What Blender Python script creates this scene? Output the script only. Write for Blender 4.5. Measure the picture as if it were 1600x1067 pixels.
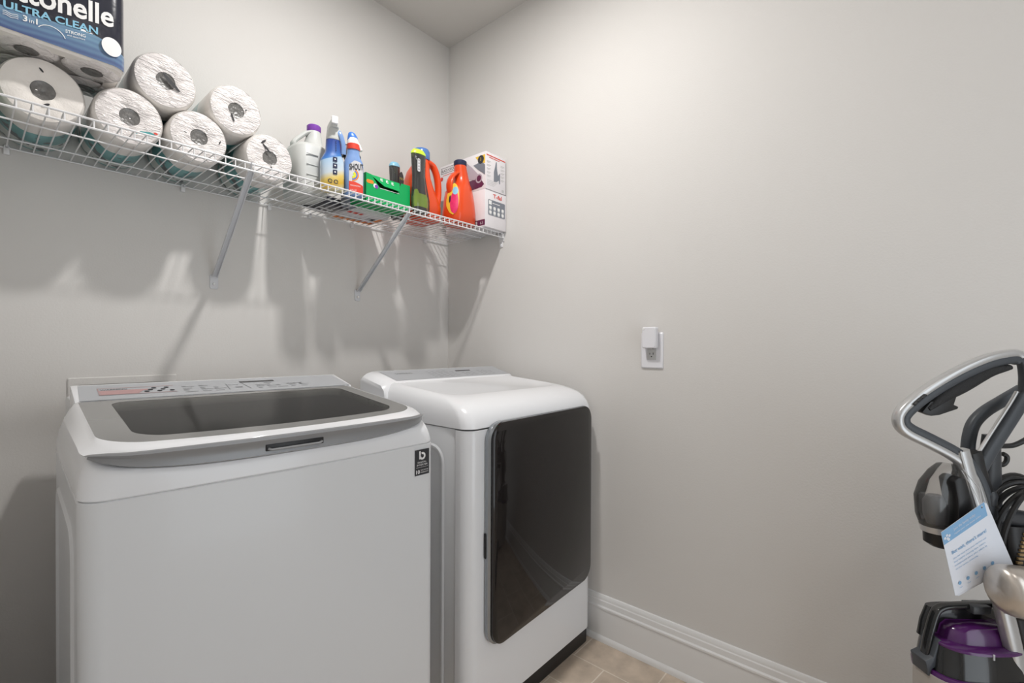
import bpy, bmesh, math, random
from mathutils import Vector, Matrix
random.seed(7)
for o in list(bpy.data.objects): bpy.data.objects.remove(o)
scene = bpy.context.scene
COL = scene.collection
PI = math.pi

# ------------------------------------------------------------------ camera
camd = bpy.data.cameras.new('camera'); cam = bpy.data.objects.new('camera', camd); COL.objects.link(cam)
scene.camera = cam
Rv = Vector((0.65190606, -0.7582873, 0.00434323)); Fv = Vector((0.75829144, 0.65186144, -0.00841216)); Uv = Rv.cross(Fv).normalized()
cam.matrix_world = Matrix.Translation((-1.65618569, -1.87048829, 1.17820576)) @ Matrix((Rv, Uv, -Fv)).transposed().to_4x4()
camd.sensor_width = 36; camd.lens = 36 * 730.477 / 1600
camd.shift_y = (545.75 - 533.5) / 1600
camd.clip_start = 0.02

# ------------------------------------------------------------------ light, exposure
scene.view_settings.view_transform = 'Standard'; scene.view_settings.look = 'None'
scene.view_settings.gamma = 1; scene.view_settings.use_curve_mapping = False
scene.view_settings.exposure = 0.08
w = bpy.data.worlds.new('doorway fill'); scene.world = w; w.use_nodes = True
w.node_tree.nodes['Background'].inputs[0].default_value = (0.89, 0.95, 1.0, 1)
w.node_tree.nodes['Background'].inputs[1].default_value = 2.05  # even fill added from beyond the unseen doorway behind the camera
def lamp(name, loc, size, power, color, shape='DISK', rot=(0, 0, 0), sy=None):
    l = bpy.data.lights.new(name, 'AREA'); l.shape = shape; l.size = size; l.energy = power; l.color = color
    if sy: l.size_y = sy
    o = bpy.data.objects.new(name, l); COL.objects.link(o); o.location = loc; o.rotation_euler = rot
    return o
LX, LY = -0.86, -0.93
lamp('ceiling_area_light', (LX, LY, 2.722), 0.09, 18.2, (1.0, 0.975, 0.945))
lamp('ceiling_area_light', (-1.0, -2.45, 2.722), 0.13, 2.5, (1.0, 0.97, 0.94))  # weak unseen fill lamp added behind the camera

# ------------------------------------------------------------------ materials
def nodes(m): return m.node_tree.nodes, m.node_tree.links
def mat(name, col, rough=0.5, metal=0.0, vary=0.03, scale=6.0, bump=0.0, bscale=200.0, spec=0.5, coat=0.0, trans=0.0, ior=1.45, alpha=1.0):
    m = bpy.data.materials.new(name); m.use_nodes = True
    n, l = nodes(m); b = n['Principled BSDF']
    b.inputs['Roughness'].default_value = rough; b.inputs['Metallic'].default_value = metal
    b.inputs['Specular IOR Level'].default_value = spec; b.inputs['Coat Weight'].default_value = coat
    b.inputs['Transmission Weight'].default_value = trans; b.inputs['IOR'].default_value = ior
    tc = n.new('ShaderNodeTexCoord'); nz = n.new('ShaderNodeTexNoise'); nz.inputs['Scale'].default_value = scale
    nz.inputs['Detail'].default_value = 3
    l.new(tc.outputs['Object'], nz.inputs['Vector'])
    mx = n.new('ShaderNodeMix'); mx.data_type = 'RGBA'
    mx.inputs[6].default_value = (*[c * (1 - vary) for c in col], 1)
    mx.inputs[7].default_value = (*[min(1, c * (1 + vary)) for c in col], 1)
    l.new(nz.outputs['Fac'], mx.inputs[0]); l.new(mx.outputs[2], b.inputs['Base Color'])
    if bump:
        n2 = n.new('ShaderNodeTexNoise'); n2.inputs['Scale'].default_value = bscale; n2.inputs['Detail'].default_value = 4
        l.new(tc.outputs['Object'], n2.inputs['Vector'])
        bp = n.new('ShaderNodeBump'); bp.inputs['Strength'].default_value = bump; bp.inputs['Distance'].default_value = 0.004
        l.new(n2.outputs['Fac'], bp.inputs['Height']); l.new(bp.outputs[0], b.inputs['Normal'])
    return m
M = {}
M['wall'] = mat('wall paint', (0.70, 0.683, 0.663), 0.62, vary=0.012, scale=3, bump=0.10, bscale=180, spec=0.3)
M['ceil'] = mat('ceiling paint', (0.62, 0.60, 0.575), 0.9, vary=0.01, scale=3, bump=0.05, bscale=150, spec=0.1)
M['trim'] = mat('trim paint', (0.80, 0.80, 0.80), 0.3, vary=0.01)
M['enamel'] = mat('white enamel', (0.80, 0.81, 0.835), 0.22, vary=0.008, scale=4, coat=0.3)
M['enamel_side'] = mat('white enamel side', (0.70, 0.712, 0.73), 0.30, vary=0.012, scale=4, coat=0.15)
M['panel'] = mat('silver grey panel', (0.46, 0.475, 0.50), 0.35, metal=0.15, vary=0.02)
M['handle'] = mat('satin grey plastic', (0.27, 0.275, 0.285), 0.34, metal=0.15, vary=0.02, coat=0.2)
M['border'] = mat('grey glass border', (0.19, 0.19, 0.185), 0.12, vary=0.02, coat=0.3)
M['dark'] = mat('black plastic', (0.012, 0.012, 0.013), 0.4, vary=0.05)
M['softdark'] = mat('dark grey plastic', (0.045, 0.048, 0.054), 0.38, vary=0.05)
M['doorglass'] = mat('black door glass', (0.014, 0.012, 0.0115), 0.045, vary=0.3, scale=5, spec=0.5)
M['chrome'] = mat('brushed silver', (0.62, 0.61, 0.60), 0.22, metal=0.9, vary=0.03)
M['champagne'] = mat('champagne satin plastic', (0.60, 0.55, 0.50), 0.30, metal=0.8, vary=0.03)
M['frame'] = mat('satin door frame', (0.33, 0.35, 0.37), 0.18, metal=0.7, vary=0.03)
M['steel'] = mat('drum steel', (0.42, 0.42, 0.42), 0.35, metal=0.8, vary=0.08, scale=40)
M['inkdark'] = mat('dark ink', (0.03, 0.03, 0.035), 0.5)
M['inkgrey'] = mat('grey ink', (0.20, 0.205, 0.215), 0.5)
M['display'] = mat('display window', (0.015, 0.016, 0.018), 0.12)
M['white'] = mat('white print', (0.85, 0.85, 0.85), 0.5)
M['red'] = mat('red print', (0.72, 0.06, 0.035), 0.45)
M['salmon'] = mat('faded red sticker', (0.46, 0.29, 0.29), 0.5, vary=0.12, scale=60)
M['wire'] = mat('white vinyl wire', (0.80, 0.80, 0.815), 0.32, vary=0.01)
M['bracket'] = mat('white painted steel', (0.66, 0.67, 0.70), 0.35, vary=0.02)
M['paper'] = mat('paper towel', (0.84, 0.80, 0.76), 0.85, vary=0.03, scale=30, bump=0.25, bscale=220)
M['core'] = mat('film over cardboard core', (0.17, 0.165, 0.16), 0.22, vary=0.6, scale=70, bump=0.9, bscale=70, coat=0.6)
M['teal'] = mat('teal print', (0.06, 0.33, 0.34), 0.3, vary=0.06, scale=25, coat=0.4)
M['jug'] = mat('frosted grey bottle', (0.60, 0.615, 0.60), 0.4, vary=0.02)
M['purplecap'] = mat('purple cap', (0.22, 0.06, 0.42), 0.4)
M['orange'] = mat('orange bottle', (0.76, 0.072, 0.012), 0.3, vary=0.05, coat=0.3)
M['navy'] = mat('navy cap', (0.018, 0.025, 0.07), 0.4)
M['bluecap'] = mat('translucent blue cap', (0.09, 0.20, 0.50), 0.25, vary=0.15, scale=50)
M['blue'] = mat('blue plastic', (0.05, 0.19, 0.62), 0.3)
M['paleblue'] = mat('pale blue bottle', (0.20, 0.33, 0.62), 0.25, vary=0.06, coat=0.3)
M['green'] = mat('green carton', (0.0, 0.36, 0.095), 0.45, vary=0.03)
M['greendark'] = mat('green carton edge', (0.0, 0.20, 0.055), 0.5, vary=0.03)
M['lime'] = mat('lime plastic', (0.58, 0.85, 0.05), 0.35, vary=0.12, scale=60)
M['lightblue'] = mat('light blue plastic', (0.26, 0.54, 0.72), 0.35)
M['orangeprint'] = mat('orange print', (0.85, 0.25, 0.03), 0.4)
M['yellow'] = mat('yellow print', (0.85, 0.55, 0.05), 0.4)
M['pink'] = mat('magenta print', (0.72, 0.03, 0.14), 0.35, vary=0.25, scale=60)
M['carton'] = mat('white carton', (0.78, 0.70, 0.73), 0.45, vary=0.02)
M['cartonw'] = mat('white carton front', (0.80, 0.775, 0.80), 0.4, vary=0.02)
M['plum'] = mat('plum print', (0.13, 0.03, 0.08), 0.3, vary=0.2, scale=40)
M['greyprint'] = mat('slate print', (0.20, 0.22, 0.26), 0.5)
M['lightprint'] = mat('light grey print', (0.62, 0.62, 0.64), 0.5)
M['purple'] = mat('purple translucent plastic', (0.075, 0.012, 0.105), 0.2, vary=0.2, scale=20, coat=0.5)
M['smoke'] = mat('smoky tank plastic', (0.016, 0.017, 0.018), 0.12, vary=0.2, coat=0.4)
M['beige'] = mat('beige machine plastic', (0.42, 0.39, 0.36), 0.4)
M['silver'] = mat('silver painted plastic', (0.54, 0.54, 0.54), 0.28, metal=0.55, vary=0.03)
M['charcoal'] = mat('charcoal plastic', (0.055, 0.062, 0.072), 0.42, vary=0.06)
M['rubber'] = mat('black grip rubber', (0.012, 0.012, 0.013), 0.6, vary=0.2, bump=0.4, bscale=500)
M['tagblue'] = mat('tag blue', (0.22, 0.42, 0.66), 0.55)
M['tagwhite'] = mat('tag white', (0.74, 0.77, 0.84), 0.55)
M['bristle'] = mat('tan bristles', (0.35, 0.24, 0.12), 0.8)
M['gold'] = mat('gold print', (0.45, 0.38, 0.10), 0.4)
M['outletgrey'] = mat('receptacle plastic', (0.55, 0.55, 0.55), 0.35)
M['platewhite'] = mat('outlet plate plastic', (0.80, 0.80, 0.84), 0.25)
M['packdark'] = mat('black film', (0.02, 0.022, 0.035), 0.22, vary=0.3, bump=0.35, bscale=18, coat=0.4)

def film_paper():
    m = mat('shrink wrapped paper', (0.82, 0.775, 0.765), 0.30, vary=0.04, scale=30, spec=0.6, coat=0.5)
    n, l = nodes(m); b = n['Principled BSDF']
    tc = n.new('ShaderNodeTexCoord'); mp = n.new('ShaderNodeMapping'); mp.inputs['Scale'].default_value = (34, 34, 130)
    mp.inputs['Rotation'].default_value = (0, 0.7, 0)
    l.new(tc.outputs['Object'], mp.inputs['Vector'])
    nz = n.new('ShaderNodeTexNoise'); nz.inputs['Scale'].default_value = 1.0; nz.inputs['Detail'].default_value = 4; nz.inputs['Distortion'].default_value = 1.2
    l.new(mp.outputs[0], nz.inputs['Vector'])
    bp = n.new('ShaderNodeBump'); bp.inputs['Strength'].default_value = 1.0; bp.inputs['Distance'].default_value = 0.007
    l.new(nz.outputs['Fac'], bp.inputs['Height']); l.new(bp.outputs[0], b.inputs['Normal']); l.new(bp.outputs[0], b.inputs['Coat Normal'])
    b.inputs['Roughness'].default_value = 0.34; b.inputs['Coat Roughness'].default_value = 0.07; b.inputs['Coat Weight'].default_value = 1.0
    return m
M['film'] = film_paper()

def film_label():
    # towel wrapper seen along the roll: bare towel near the face, teal printed band behind it with dark print
    m = mat('towel wrapper', (0.8, 0.77, 0.75), 0.3, coat=0.4)
    n, l = nodes(m); b = n['Principled BSDF']
    tc = n.new('ShaderNodeTexCoord'); sp = n.new('ShaderNodeSeparateXYZ'); l.new(tc.outputs['Object'], sp.inputs[0])
    wv = n.new('ShaderNodeTexNoise'); wv.inputs['Scale'].default_value = 9; l.new(tc.outputs['Object'], wv.inputs['Vector'])
    ad = n.new('ShaderNodeMath'); ad.operation = 'MULTIPLY_ADD'; l.new(wv.outputs['Fac'], ad.inputs[0]); ad.inputs[1].default_value = 0.06; l.new(sp.outputs['Y'], ad.inputs[2])
    rp = n.new('ShaderNodeValToRGB'); rp.color_ramp.interpolation = 'CONSTANT'
    mr = n.new('ShaderNodeMapRange'); mr.inputs[1].default_value = 0.0; mr.inputs[2].default_value = 0.30
    l.new(ad.outputs[0], mr.inputs[0]); l.new(mr.outputs[0], rp.inputs[0])
    e = rp.color_ramp.elements; e[0].position = 0; e[0].color = (0.80, 0.77, 0.74, 1); e[1].position = 0.45; e[1].color = (0.07, 0.34, 0.35, 1)
    x = e.new(0.73); x.color = (0.62, 0.66, 0.63, 1); x = e.new(0.88); x.color = (0.07, 0.34, 0.35, 1)
    n2 = n.new('ShaderNodeTexNoise'); n2.inputs['Scale'].default_value = 34; n2.inputs['Detail'].default_value = 1; l.new(tc.outputs['Object'], n2.inputs['Vector'])
    gt = n.new('ShaderNodeMath'); gt.operation = 'GREATER_THAN'; gt.inputs[1].default_value = 0.60; l.new(n2.outputs['Fac'], gt.inputs[0])
    g2 = n.new('ShaderNodeMath'); g2.operation = 'GREATER_THAN'; g2.inputs[1].default_value = 0.14; l.new(ad.outputs[0], g2.inputs[0])
    an = n.new('ShaderNodeMath'); an.operation = 'MULTIPLY'; l.new(gt.outputs[0], an.inputs[0]); l.new(g2.outputs[0], an.inputs[1])
    mx = n.new('ShaderNodeMix'); mx.data_type = 'RGBA'; l.new(an.outputs[0], mx.inputs[0]); l.new(rp.outputs[0], mx.inputs[6]); mx.inputs[7].default_value = (0.03, 0.04, 0.05, 1)
    l.new(mx.outputs[2], b.inputs['Base Color'])
    return m
M['towelwrap'] = film_label()

def zramp(name, stops, z0, z1, rough=0.3, coat=0.3, tilt=0.0, interp='LINEAR'):
    m = mat(name, (0.5, 0.5, 0.5), rough, coat=coat); n, l = nodes(m); b = n['Principled BSDF']
    tc = n.new('ShaderNodeTexCoord'); sp = n.new('ShaderNodeSeparateXYZ'); l.new(tc.outputs['Object'], sp.inputs[0])
    ad = n.new('ShaderNodeMath'); ad.operation = 'MULTIPLY_ADD'; l.new(sp.outputs['X'], ad.inputs[0]); ad.inputs[1].default_value = tilt; l.new(sp.outputs['Z'], ad.inputs[2])
    mr = n.new('ShaderNodeMapRange'); mr.inputs[1].default_value = z0; mr.inputs[2].default_value = z1; l.new(ad.outputs[0], mr.inputs[0])
    rp = n.new('ShaderNodeValToRGB'); rp.color_ramp.interpolation = interp; l.new(mr.outputs[0], rp.inputs[0])
    e = rp.color_ramp.elements
    e[0].position = stops[0][0]; e[0].color = (*stops[0][1], 1); e[1].position = stops[-1][0]; e[1].color = (*stops[-1][1], 1)
    for p, c in stops[1:-1]:
        x = e.new(p); x.color = (*c, 1)
    l.new(rp.outputs[0], b.inputs['Base Color'])
    return m

def waves_mat():
    m = mat('blue wave print', (0.1, 0.25, 0.5), 0.25, coat=0.5); n, l = nodes(m); b = n['Principled BSDF']
    tc = n.new('ShaderNodeTexCoord'); sp = n.new('ShaderNodeSeparateXYZ'); l.new(tc.outputs['Object'], sp.inputs[0])
    w1 = n.new('ShaderNodeTexWave'); w1.bands_direction = 'Z'; w1.inputs['Scale'].default_value = 22; w1.inputs['Distortion'].default_value = 4.5; w1.inputs['Detail'].default_value = 0.5; w1.inputs['Detail Scale'].default_value = 0.6
    l.new(tc.outputs['Object'], w1.inputs['Vector'])
    mr = n.new('ShaderNodeMapRange'); mr.inputs[1].default_value = 0.0; mr.inputs[2].default_value = 0.07; l.new(sp.outputs['Z'], mr.inputs[0])
    ad = n.new('ShaderNodeMath'); ad.operation = 'MULTIPLY_ADD'; l.new(w1.outputs['Fac'], ad.inputs[0]); ad.inputs[1].default_value = 0.28; l.new(mr.outputs[0], ad.inputs[2])
    rp = n.new('ShaderNodeValToRGB'); l.new(ad.outputs[0], rp.inputs[0])
    e = rp.color_ramp.elements; e[0].position = 0.1; e[0].color = (0.06, 0.085, 0.22, 1); e[1].position = 1.0; e[1].color = (0.17, 0.30, 0.43, 1)
    l.new(rp.outputs[0], b.inputs['Base Color'])
    return m
M['waves'] = waves_mat()

def tile_mat():
    m = mat('beige stone tile', (0.5, 0.42, 0.33), 0.42); n, l = nodes(m); b = n['Principled BSDF']
    tc = n.new('ShaderNodeTexCoord'); mp = n.new('ShaderNodeMapping')
    mp.inputs['Rotation'].default_value = (0, 0, PI / 2); l.new(tc.outputs['Object'], mp.inputs['Vector'])
    br = n.new('ShaderNodeTexBrick'); br.inputs['Scale'].default_value = 1; br.inputs['Brick Width'].default_value = 0.305; br.inputs['Row Height'].default_value = 0.155
    br.inputs['Mortar Size'].default_value = 0.0025; br.inputs['Mortar Smooth'].default_value = 0.3; br.offset = 0.42; br.inputs['Bias'].default_value = 0
    mp.inputs['Location'].default_value = (1.108, 0.155 * 7, 0)
    l.new(mp.outputs[0], br.inputs['Vector'])
    br.inputs['Color1'].default_value = (0.53, 0.44, 0.355, 1); br.inputs['Color2'].default_value = (0.60, 0.51, 0.42, 1); br.inputs['Mortar'].default_value = (0.72, 0.66, 0.58, 1)
    nz = n.new('ShaderNodeTexNoise'); nz.inputs['Scale'].default_value = 13; nz.inputs['Detail'].default_value = 6; l.new(tc.outputs['Object'], nz.inputs['Vector'])
    rp = n.new('ShaderNodeValToRGB'); l.new(nz.outputs['Fac'], rp.inputs[0]); rp.color_ramp.elements[0].position = 0.3; rp.color_ramp.elements[0].color = (0.8, 0.78, 0.76, 1)
    rp.color_ramp.elements[1].position = 0.72; rp.color_ramp.elements[1].color = (1.18, 1.16, 1.14, 1)
    mx = n.new('ShaderNodeMix'); mx.data_type = 'RGBA'; mx.blend_type = 'MULTIPLY'; mx.inputs[0].default_value = 1
    l.new(br.outputs[0], mx.inputs[6]); l.new(rp.outputs[0], mx.inputs[7]); l.new(mx.outputs[2], b.inputs['Base Color'])
    return m
M['tile'] = tile_mat()

def glass_mat(name, tint, gloss_rough=0.03, ior=1.45):
    m = bpy.data.materials.new(name); m.use_nodes = True; n, l = nodes(m); n.clear()
    out = n.new('ShaderNodeOutputMaterial'); t = n.new('ShaderNodeBsdfTransparent'); g = n.new('ShaderNodeBsdfGlossy'); mx = n.new('ShaderNodeMixShader'); f = n.new('ShaderNodeFresnel')
    nz = n.new('ShaderNodeTexNoise'); nz.inputs['Scale'].default_value = 3
    mr = n.new('ShaderNodeMapRange'); mr.inputs[3].default_value = gloss_rough; mr.inputs[4].default_value = gloss_rough * 1.3; l.new(nz.outputs['Fac'], mr.inputs[0]); l.new(mr.outputs[0], g.inputs['Roughness'])
    t.inputs[0].default_value = (*tint, 1); f.inputs[0].default_value = ior
    l.new(f.outputs[0], mx.inputs[0]); l.new(t.outputs[0], mx.inputs[1]); l.new(g.outputs[0], mx.inputs[2]); l.new(mx.outputs[0], out.inputs[0])
    return m
M['lidglass'] = glass_mat('tinted lid glass', (0.88, 0.88, 0.86), 0.04, 1.22)
M['clear'] = glass_mat('clear plastic', (0.90, 0.89, 0.88), 0.08, 1.6)
_n, _l = nodes(M['clear']); _o = [x for x in _n if x.type == 'OUTPUT_MATERIAL'][0]; _s = _o.inputs[0].links[0].from_node
_d = _n.new('ShaderNodeBsdfDiffuse'); _d.inputs[0].default_value = (.75, .75, .73, 1); _m = _n.new('ShaderNodeMixShader'); _m.inputs[0].default_value = .035
_l.new(_s.outputs[0], _m.inputs[1]); _l.new(_d.outputs[0], _m.inputs[2]); _l.new(_m.outputs[0], _o.inputs[0])

# ------------------------------------------------------------------ mesh helpers
class MB:
    def __init__(s): s.v = []; s.f = []; s.mi = []
    def add(s, vs, fs, mi=0):
        k = len(s.v); s.v += [tuple(v) for v in vs]; s.f += [tuple(i + k for i in f) for f in fs]; s.mi += [mi] * len(fs); return s
    def box(s, a, b, mi=0):
        x0, y0, z0 = a; x1, y1, z1 = b
        return s.add([(x0,y0,z0),(x1,y0,z0),(x1,y1,z0),(x0,y1,z0),(x0,y0,z1),(x1,y0,z1),(x1,y1,z1),(x0,y1,z1)],
                     [(0,3,2,1),(4,5,6,7),(0,1,5,4),(1,2,6,5),(2,3,7,6),(3,0,4,7)], mi)
    def rings(s, rings, cap0=True, cap1=True, mi=0, closed=True):
        n = len(rings[0]); vs = [p for r in rings for p in r]; fs = []
        for k in range(len(rings) - 1):
            for i in range(n if closed else n - 1):
                j = (i + 1) % n; fs.append((k*n+i, k*n+j, (k+1)*n+j, (k+1)*n+i))
        if cap0: fs.append(tuple(range(n - 1, -1, -1)))
        if cap1: fs.append(tuple(range((len(rings)-1)*n, len(rings)*n)))
        return s.add(vs, fs, mi)
    def tube(s, pts, r, n=10, cap=True, mi=0, flat=None, closed=False):
        pts = [Vector(p) for p in pts]; rs = r if isinstance(r, (list, tuple)) else [r] * len(pts)
        rings = []; N = len(pts); up = None
        for i, p in enumerate(pts):
            if closed: t = (pts[(i+1) % N] - pts[i-1])
            else: t = (pts[min(i+1, N-1)] - pts[max(i-1, 0)])
            t.normalize()
            if up is None:
                up = Vector((0,0,1)) if abs(t.z) < 0.9 else Vector((0,1,0))
                if flat: up = Vector(flat)
            a = t.cross(up); a.normalize(); bq = a.cross(t); bq.normalize()
            if not flat: up = bq
            rr = rs[i]; ra, rb = rr if isinstance(rr, tuple) else (rr, rr)
            rings.append([p + a * (ra * math.cos(2*PI*k/n)) + bq * (rb * math.sin(2*PI*k/n)) for k in range(n)])
        if closed: rings.append(rings[0]); cap = False
        return s.rings(rings, cap, cap, mi)
    def lathe(s, prof, c=(0,0,0), n=32, axis='z', mi=0, cap=True):
        rings = []
        for r, h in prof:
            ring = []
            for k in range(n):
                a = 2*PI*k/n; x, y = r*math.cos(a), r*math.sin(a)
                if axis == 'z': ring.append((c[0]+x, c[1]+y, c[2]+h))
                elif axis == 'y': ring.append((c[0]+x, c[1]+h, c[2]+y))
                else: ring.append((c[0]+h, c[1]+x, c[2]+y))
            rings.append(ring)
        return s.rings(rings, cap, cap, mi)
    def loft(s, secs, n=36, mi=0):
        # sections: (z, cx, cy, hx, hy, exponent)
        rings = []
        for z, cx, cy, hx, hy, e in secs:
            ring = []
            for k in range(n):
                a = 2*PI*k/n; c, q = math.cos(a), math.sin(a)
                ring.append((cx + hx*math.copysign(abs(c)**(2/e), c), cy + hy*math.copysign(abs(q)**(2/e), q), z))
            rings.append(ring)
        return s.rings(rings, True, True, mi)

def finish(me, mats, smooth=True, angle=35, bevel=0, bseg=2):
    bm = bmesh.new(); bm.from_mesh(me)
    bmesh.ops.remove_doubles(bm, verts=bm.verts, dist=1e-6)
    bmesh.ops.recalc_face_normals(bm, faces=bm.faces)
    if bevel:
        ed = [e for e in bm.edges if len(e.link_faces) == 2 and e.calc_face_angle(0) > 0.6]
        bmesh.ops.bevel(bm, geom=ed, offset=bevel, segments=bseg, profile=0.5, affect='EDGES', clamp_overlap=True)
    bm.to_mesh(me); bm.free()
    for m in (mats if isinstance(mats, (list, tuple)) else [mats]): me.materials.append(m)
    if smooth:
        me.shade_smooth(); me.set_sharp_from_angle(angle=math.radians(angle))

def obj(name, mb, m, parent=None, bevel=0, bseg=2, angle=35, smooth=True, label=None):
    me = bpy.data.meshes.new(name); me.from_pydata(mb.v, [], mb.f)
    me.polygons.foreach_set('material_index', mb.mi)
    finish(me, m, smooth, angle, bevel, bseg)
    o = bpy.data.objects.new(name, me); COL.objects.link(o)
    if parent: o.parent = parent
    if label: o['label'] = label
    return o
def thing(name, label, cat, loc=(0,0,0), rz=0, group=None):
    o = bpy.data.objects.new(name, None); COL.objects.link(o); o.location = loc; o.rotation_euler = (0,0,rz); o.empty_display_size = 0.05
    o['label'] = label; o['category'] = cat
    if group: o['group'] = group
    return o
def struct(name, mb, m, **k):
    o = obj(name, mb, m, **k); o['kind'] = 'structure'; return o

def face_basis(kind):
    # text plane to world: 'front' faces -Y, 'left' faces -X, 'top' faces +Z
    if kind == 'front': return Matrix(((1,0,0),(0,0,-1),(0,1,0)))
    if kind == 'left': return Matrix(((0,0,-1),(-1,0,0),(0,1,0)))
    if kind == 'top': return Matrix(((1,0,0),(0,1,0),(0,0,1)))
def text_mesh(txt, h, ext=0.0004, bold=0.0, width=None, shear=0.0):
    c = bpy.data.curves.new('t', 'FONT'); c.body = txt; c.size = 1.0; c.align_x = 'LEFT'; c.resolution_u = 3; c.shear = shear
    c.offset = bold
    o = bpy.data.objects.new('t', c); COL.objects.link(o)
    dg = bpy.context.evaluated_depsgraph_get(); me = bpy.data.meshes.new_from_object(o.evaluated_get(dg))
    bpy.data.objects.remove(o)
    vs = [v.co.copy() for v in me.vertices]; fs = [tuple(p.vertices) for p in me.polygons]
    bpy.data.meshes.remove(me)
    if not vs: return [], []
    x0 = min(v.x for v in vs); x1 = max(v.x for v in vs)
    sy = h / 0.70; sx = width / (x1 - x0) if width else sy
    return [Vector(((v.x - x0) * sx, v.y * sy, ext)) for v in vs], fs
def put_text(mb, txt, h, at, kind='front', width=None, bold=0.0, mi=0, mtx=None, ext=0.0005, shear=0.0):
    vs, fs = text_mesh(txt, h, ext, bold, width, shear)
    B = mtx if mtx is not None else face_basis(kind)
    mb.add([Vector(at) + B @ v for v in vs], fs, mi); return mb
def poly(mb, pts2, at, kind='front', mi=0, ext=0.0004, mtx=None):
    B = mtx if mtx is not None else face_basis(kind)
    mb.add([Vector(at) + B @ Vector((x, y, ext)) for x, y in pts2], [tuple(range(len(pts2)))], mi); return mb
def rect(w, h, x=0, y=0): return [(x, y), (x + w, y), (x + w, y + h), (x, y + h)]
def rrect(w, h, r, x=0, y=0, n=5):
    out = []
    for cx, cy, a0 in ((x+w-r, y+r, -PI/2), (x+w-r, y+h-r, 0), (x+r, y+h-r, PI/2), (x+r, y+r, PI)):
        for k in range(n + 1):
            a = a0 + PI/2*k/n; out.append((cx + r*math.cos(a), cy + r*math.sin(a)))
    return out
def disc(r, x=0, y=0, n=20, ry=None): return [(x + r*math.cos(2*PI*k/n), y + (ry or r)*math.sin(2*PI*k/n)) for k in range(n)]
def arcband(r0, r1, a0, a1, x=0, y=0, n=12):
    A = [a0 + (a1-a0)*k/n for k in range(n+1)]
    return [(x+r1*math.cos(a), y+r1*math.sin(a)) for a in A] + [(x+r0*math.cos(a), y+r0*math.sin(a)) for a in reversed(A)]
def decal(name, m, parent, build):
    mb = MB(); build(mb); return obj(name, mb, m, parent, smooth=False)
def smooth_path(pts, sub=6, closed=False):
    P = [Vector(p) for p in pts]; N = len(P); out = []
    rng = range(N if closed else N - 1)
    for i in rng:
        p0 = P[i-1] if (closed or i > 0) else P[0]; p1 = P[i]; p2 = P[(i+1) % N]; p3 = P[(i+2) % N] if (closed or i+2 < N) else P[-1]
        for k in range(sub):
            t = k/sub
            out.append(0.5*((2*p1) + (-p0+p2)*t + (2*p0-5*p1+4*p2-p3)*t*t + (-p0+3*p1-3*p2+p3)*t**3))
    if not closed: out.append(P[-1])
    return out
def outline(u0, u1, v0, v1, rf, rb, bow=0.0, nc=10, ns=14):
    """plan outline, counter-clockwise from the front left; the front edge bows out by bow"""
    pts = []; um = (u0+u1)/2; half = (u1-u0)/2
    def corner(cx, cy, r, a0):
        for k in range(nc + 1):
            a = a0 + PI/2*k/nc; pts.append([cx + r*math.cos(a), cy + r*math.sin(a)])
    corner(u0+rf, v0+rf, rf, PI)
    for k in range(1, ns): pts.append([u0+rf + (u1-u0-2*rf)*k/ns, v0])
    corner(u1-rf, v0+rf, rf, -PI/2)
    for k in range(1, ns): pts.append([u1, v0+rf + (v1-v0-rf-rb)*k/ns])
    corner(u1-rb, v1-rb, rb, 0)
    for k in range(1, ns): pts.append([u1-rb - (u1-u0-2*rb)*k/ns, v1])
    corner(u0+rb, v1-rb, rb, PI/2)
    for k in range(1, ns): pts.append([u0, v1-rb - (v1-v0-rf-rb)*k/ns])
    for p in pts:
        f = 1 - ((p[0]-um)/half)**2
        wgt = max(0.0, min(1.0, 1 - (p[1]-v0)/max(1e-6, (v1-v0))))
        p[1] -= bow * f * wgt**3
    return pts

# ------------------------------------------------------------------ room
H = 2.74; XL = -1.78; YF = -2.95
b = MB(); b.box((XL-.1, YF-.1, -.1), (.1, .1, 0)); struct('floor', b, M['tile'])
b = MB()
# ceiling in pieces around the recessed can and the added fill can
cans = [(LX, LY), (-1.0, -2.45)]
def ceiling():
    xs = sorted({XL-.1, .1} | {c[0]-.08 for c in cans} | {c[0]+.08 for c in cans})
    ys = sorted({YF-.1, .1} | {c[1]-.08 for c in cans} | {c[1]+.08 for c in cans})
    for i in range(len(xs)-1):
        for j in range(len(ys)-1):
            mx, my = (xs[i]+xs[i+1])/2, (ys[j]+ys[j+1])/2
            if any(abs(mx-c[0]) < .08 and abs(my-c[1]) < .08 for c in cans): continue
            b.box((xs[i], ys[j], H), (xs[i+1], ys[j+1], H+.12))
ceiling(); struct('ceiling', b, M['ceil'], smooth=False)
b = MB(); b.box((XL-.1, 0, 0), (.1, .1, H)); struct('wall_back', b, M['wall'])
b = MB(); b.box((0, YF-.1, 0), (.1, 0, H)); struct('wall_right', b, M['wall'])
b = MB(); b.box((XL-.1, YF-.1, 0), (XL, 0, H)); struct('wall_left', b, M['wall'])
b = MB(); b.box((XL, YF-.1, 0), (-1.35, YF, H)); b.box((-.45, YF-.1, 0), (0, YF, H)); b.box((-1.35, YF-.1, 2.08), (-.45, YF, H)); struct('wall_front', b, M['wall'], smooth=False)
b = MB(); b.box((-1.43, YF, 0), (-1.35, YF+.018, 2.16)); b.box((-.45, YF, 0), (-.37, YF+.018, 2.16)); b.box((-1.35, YF, 2.08), (-.45, YF+.018, 2.16)); struct('trim_1', b, M['trim'], bevel=.004)
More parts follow.
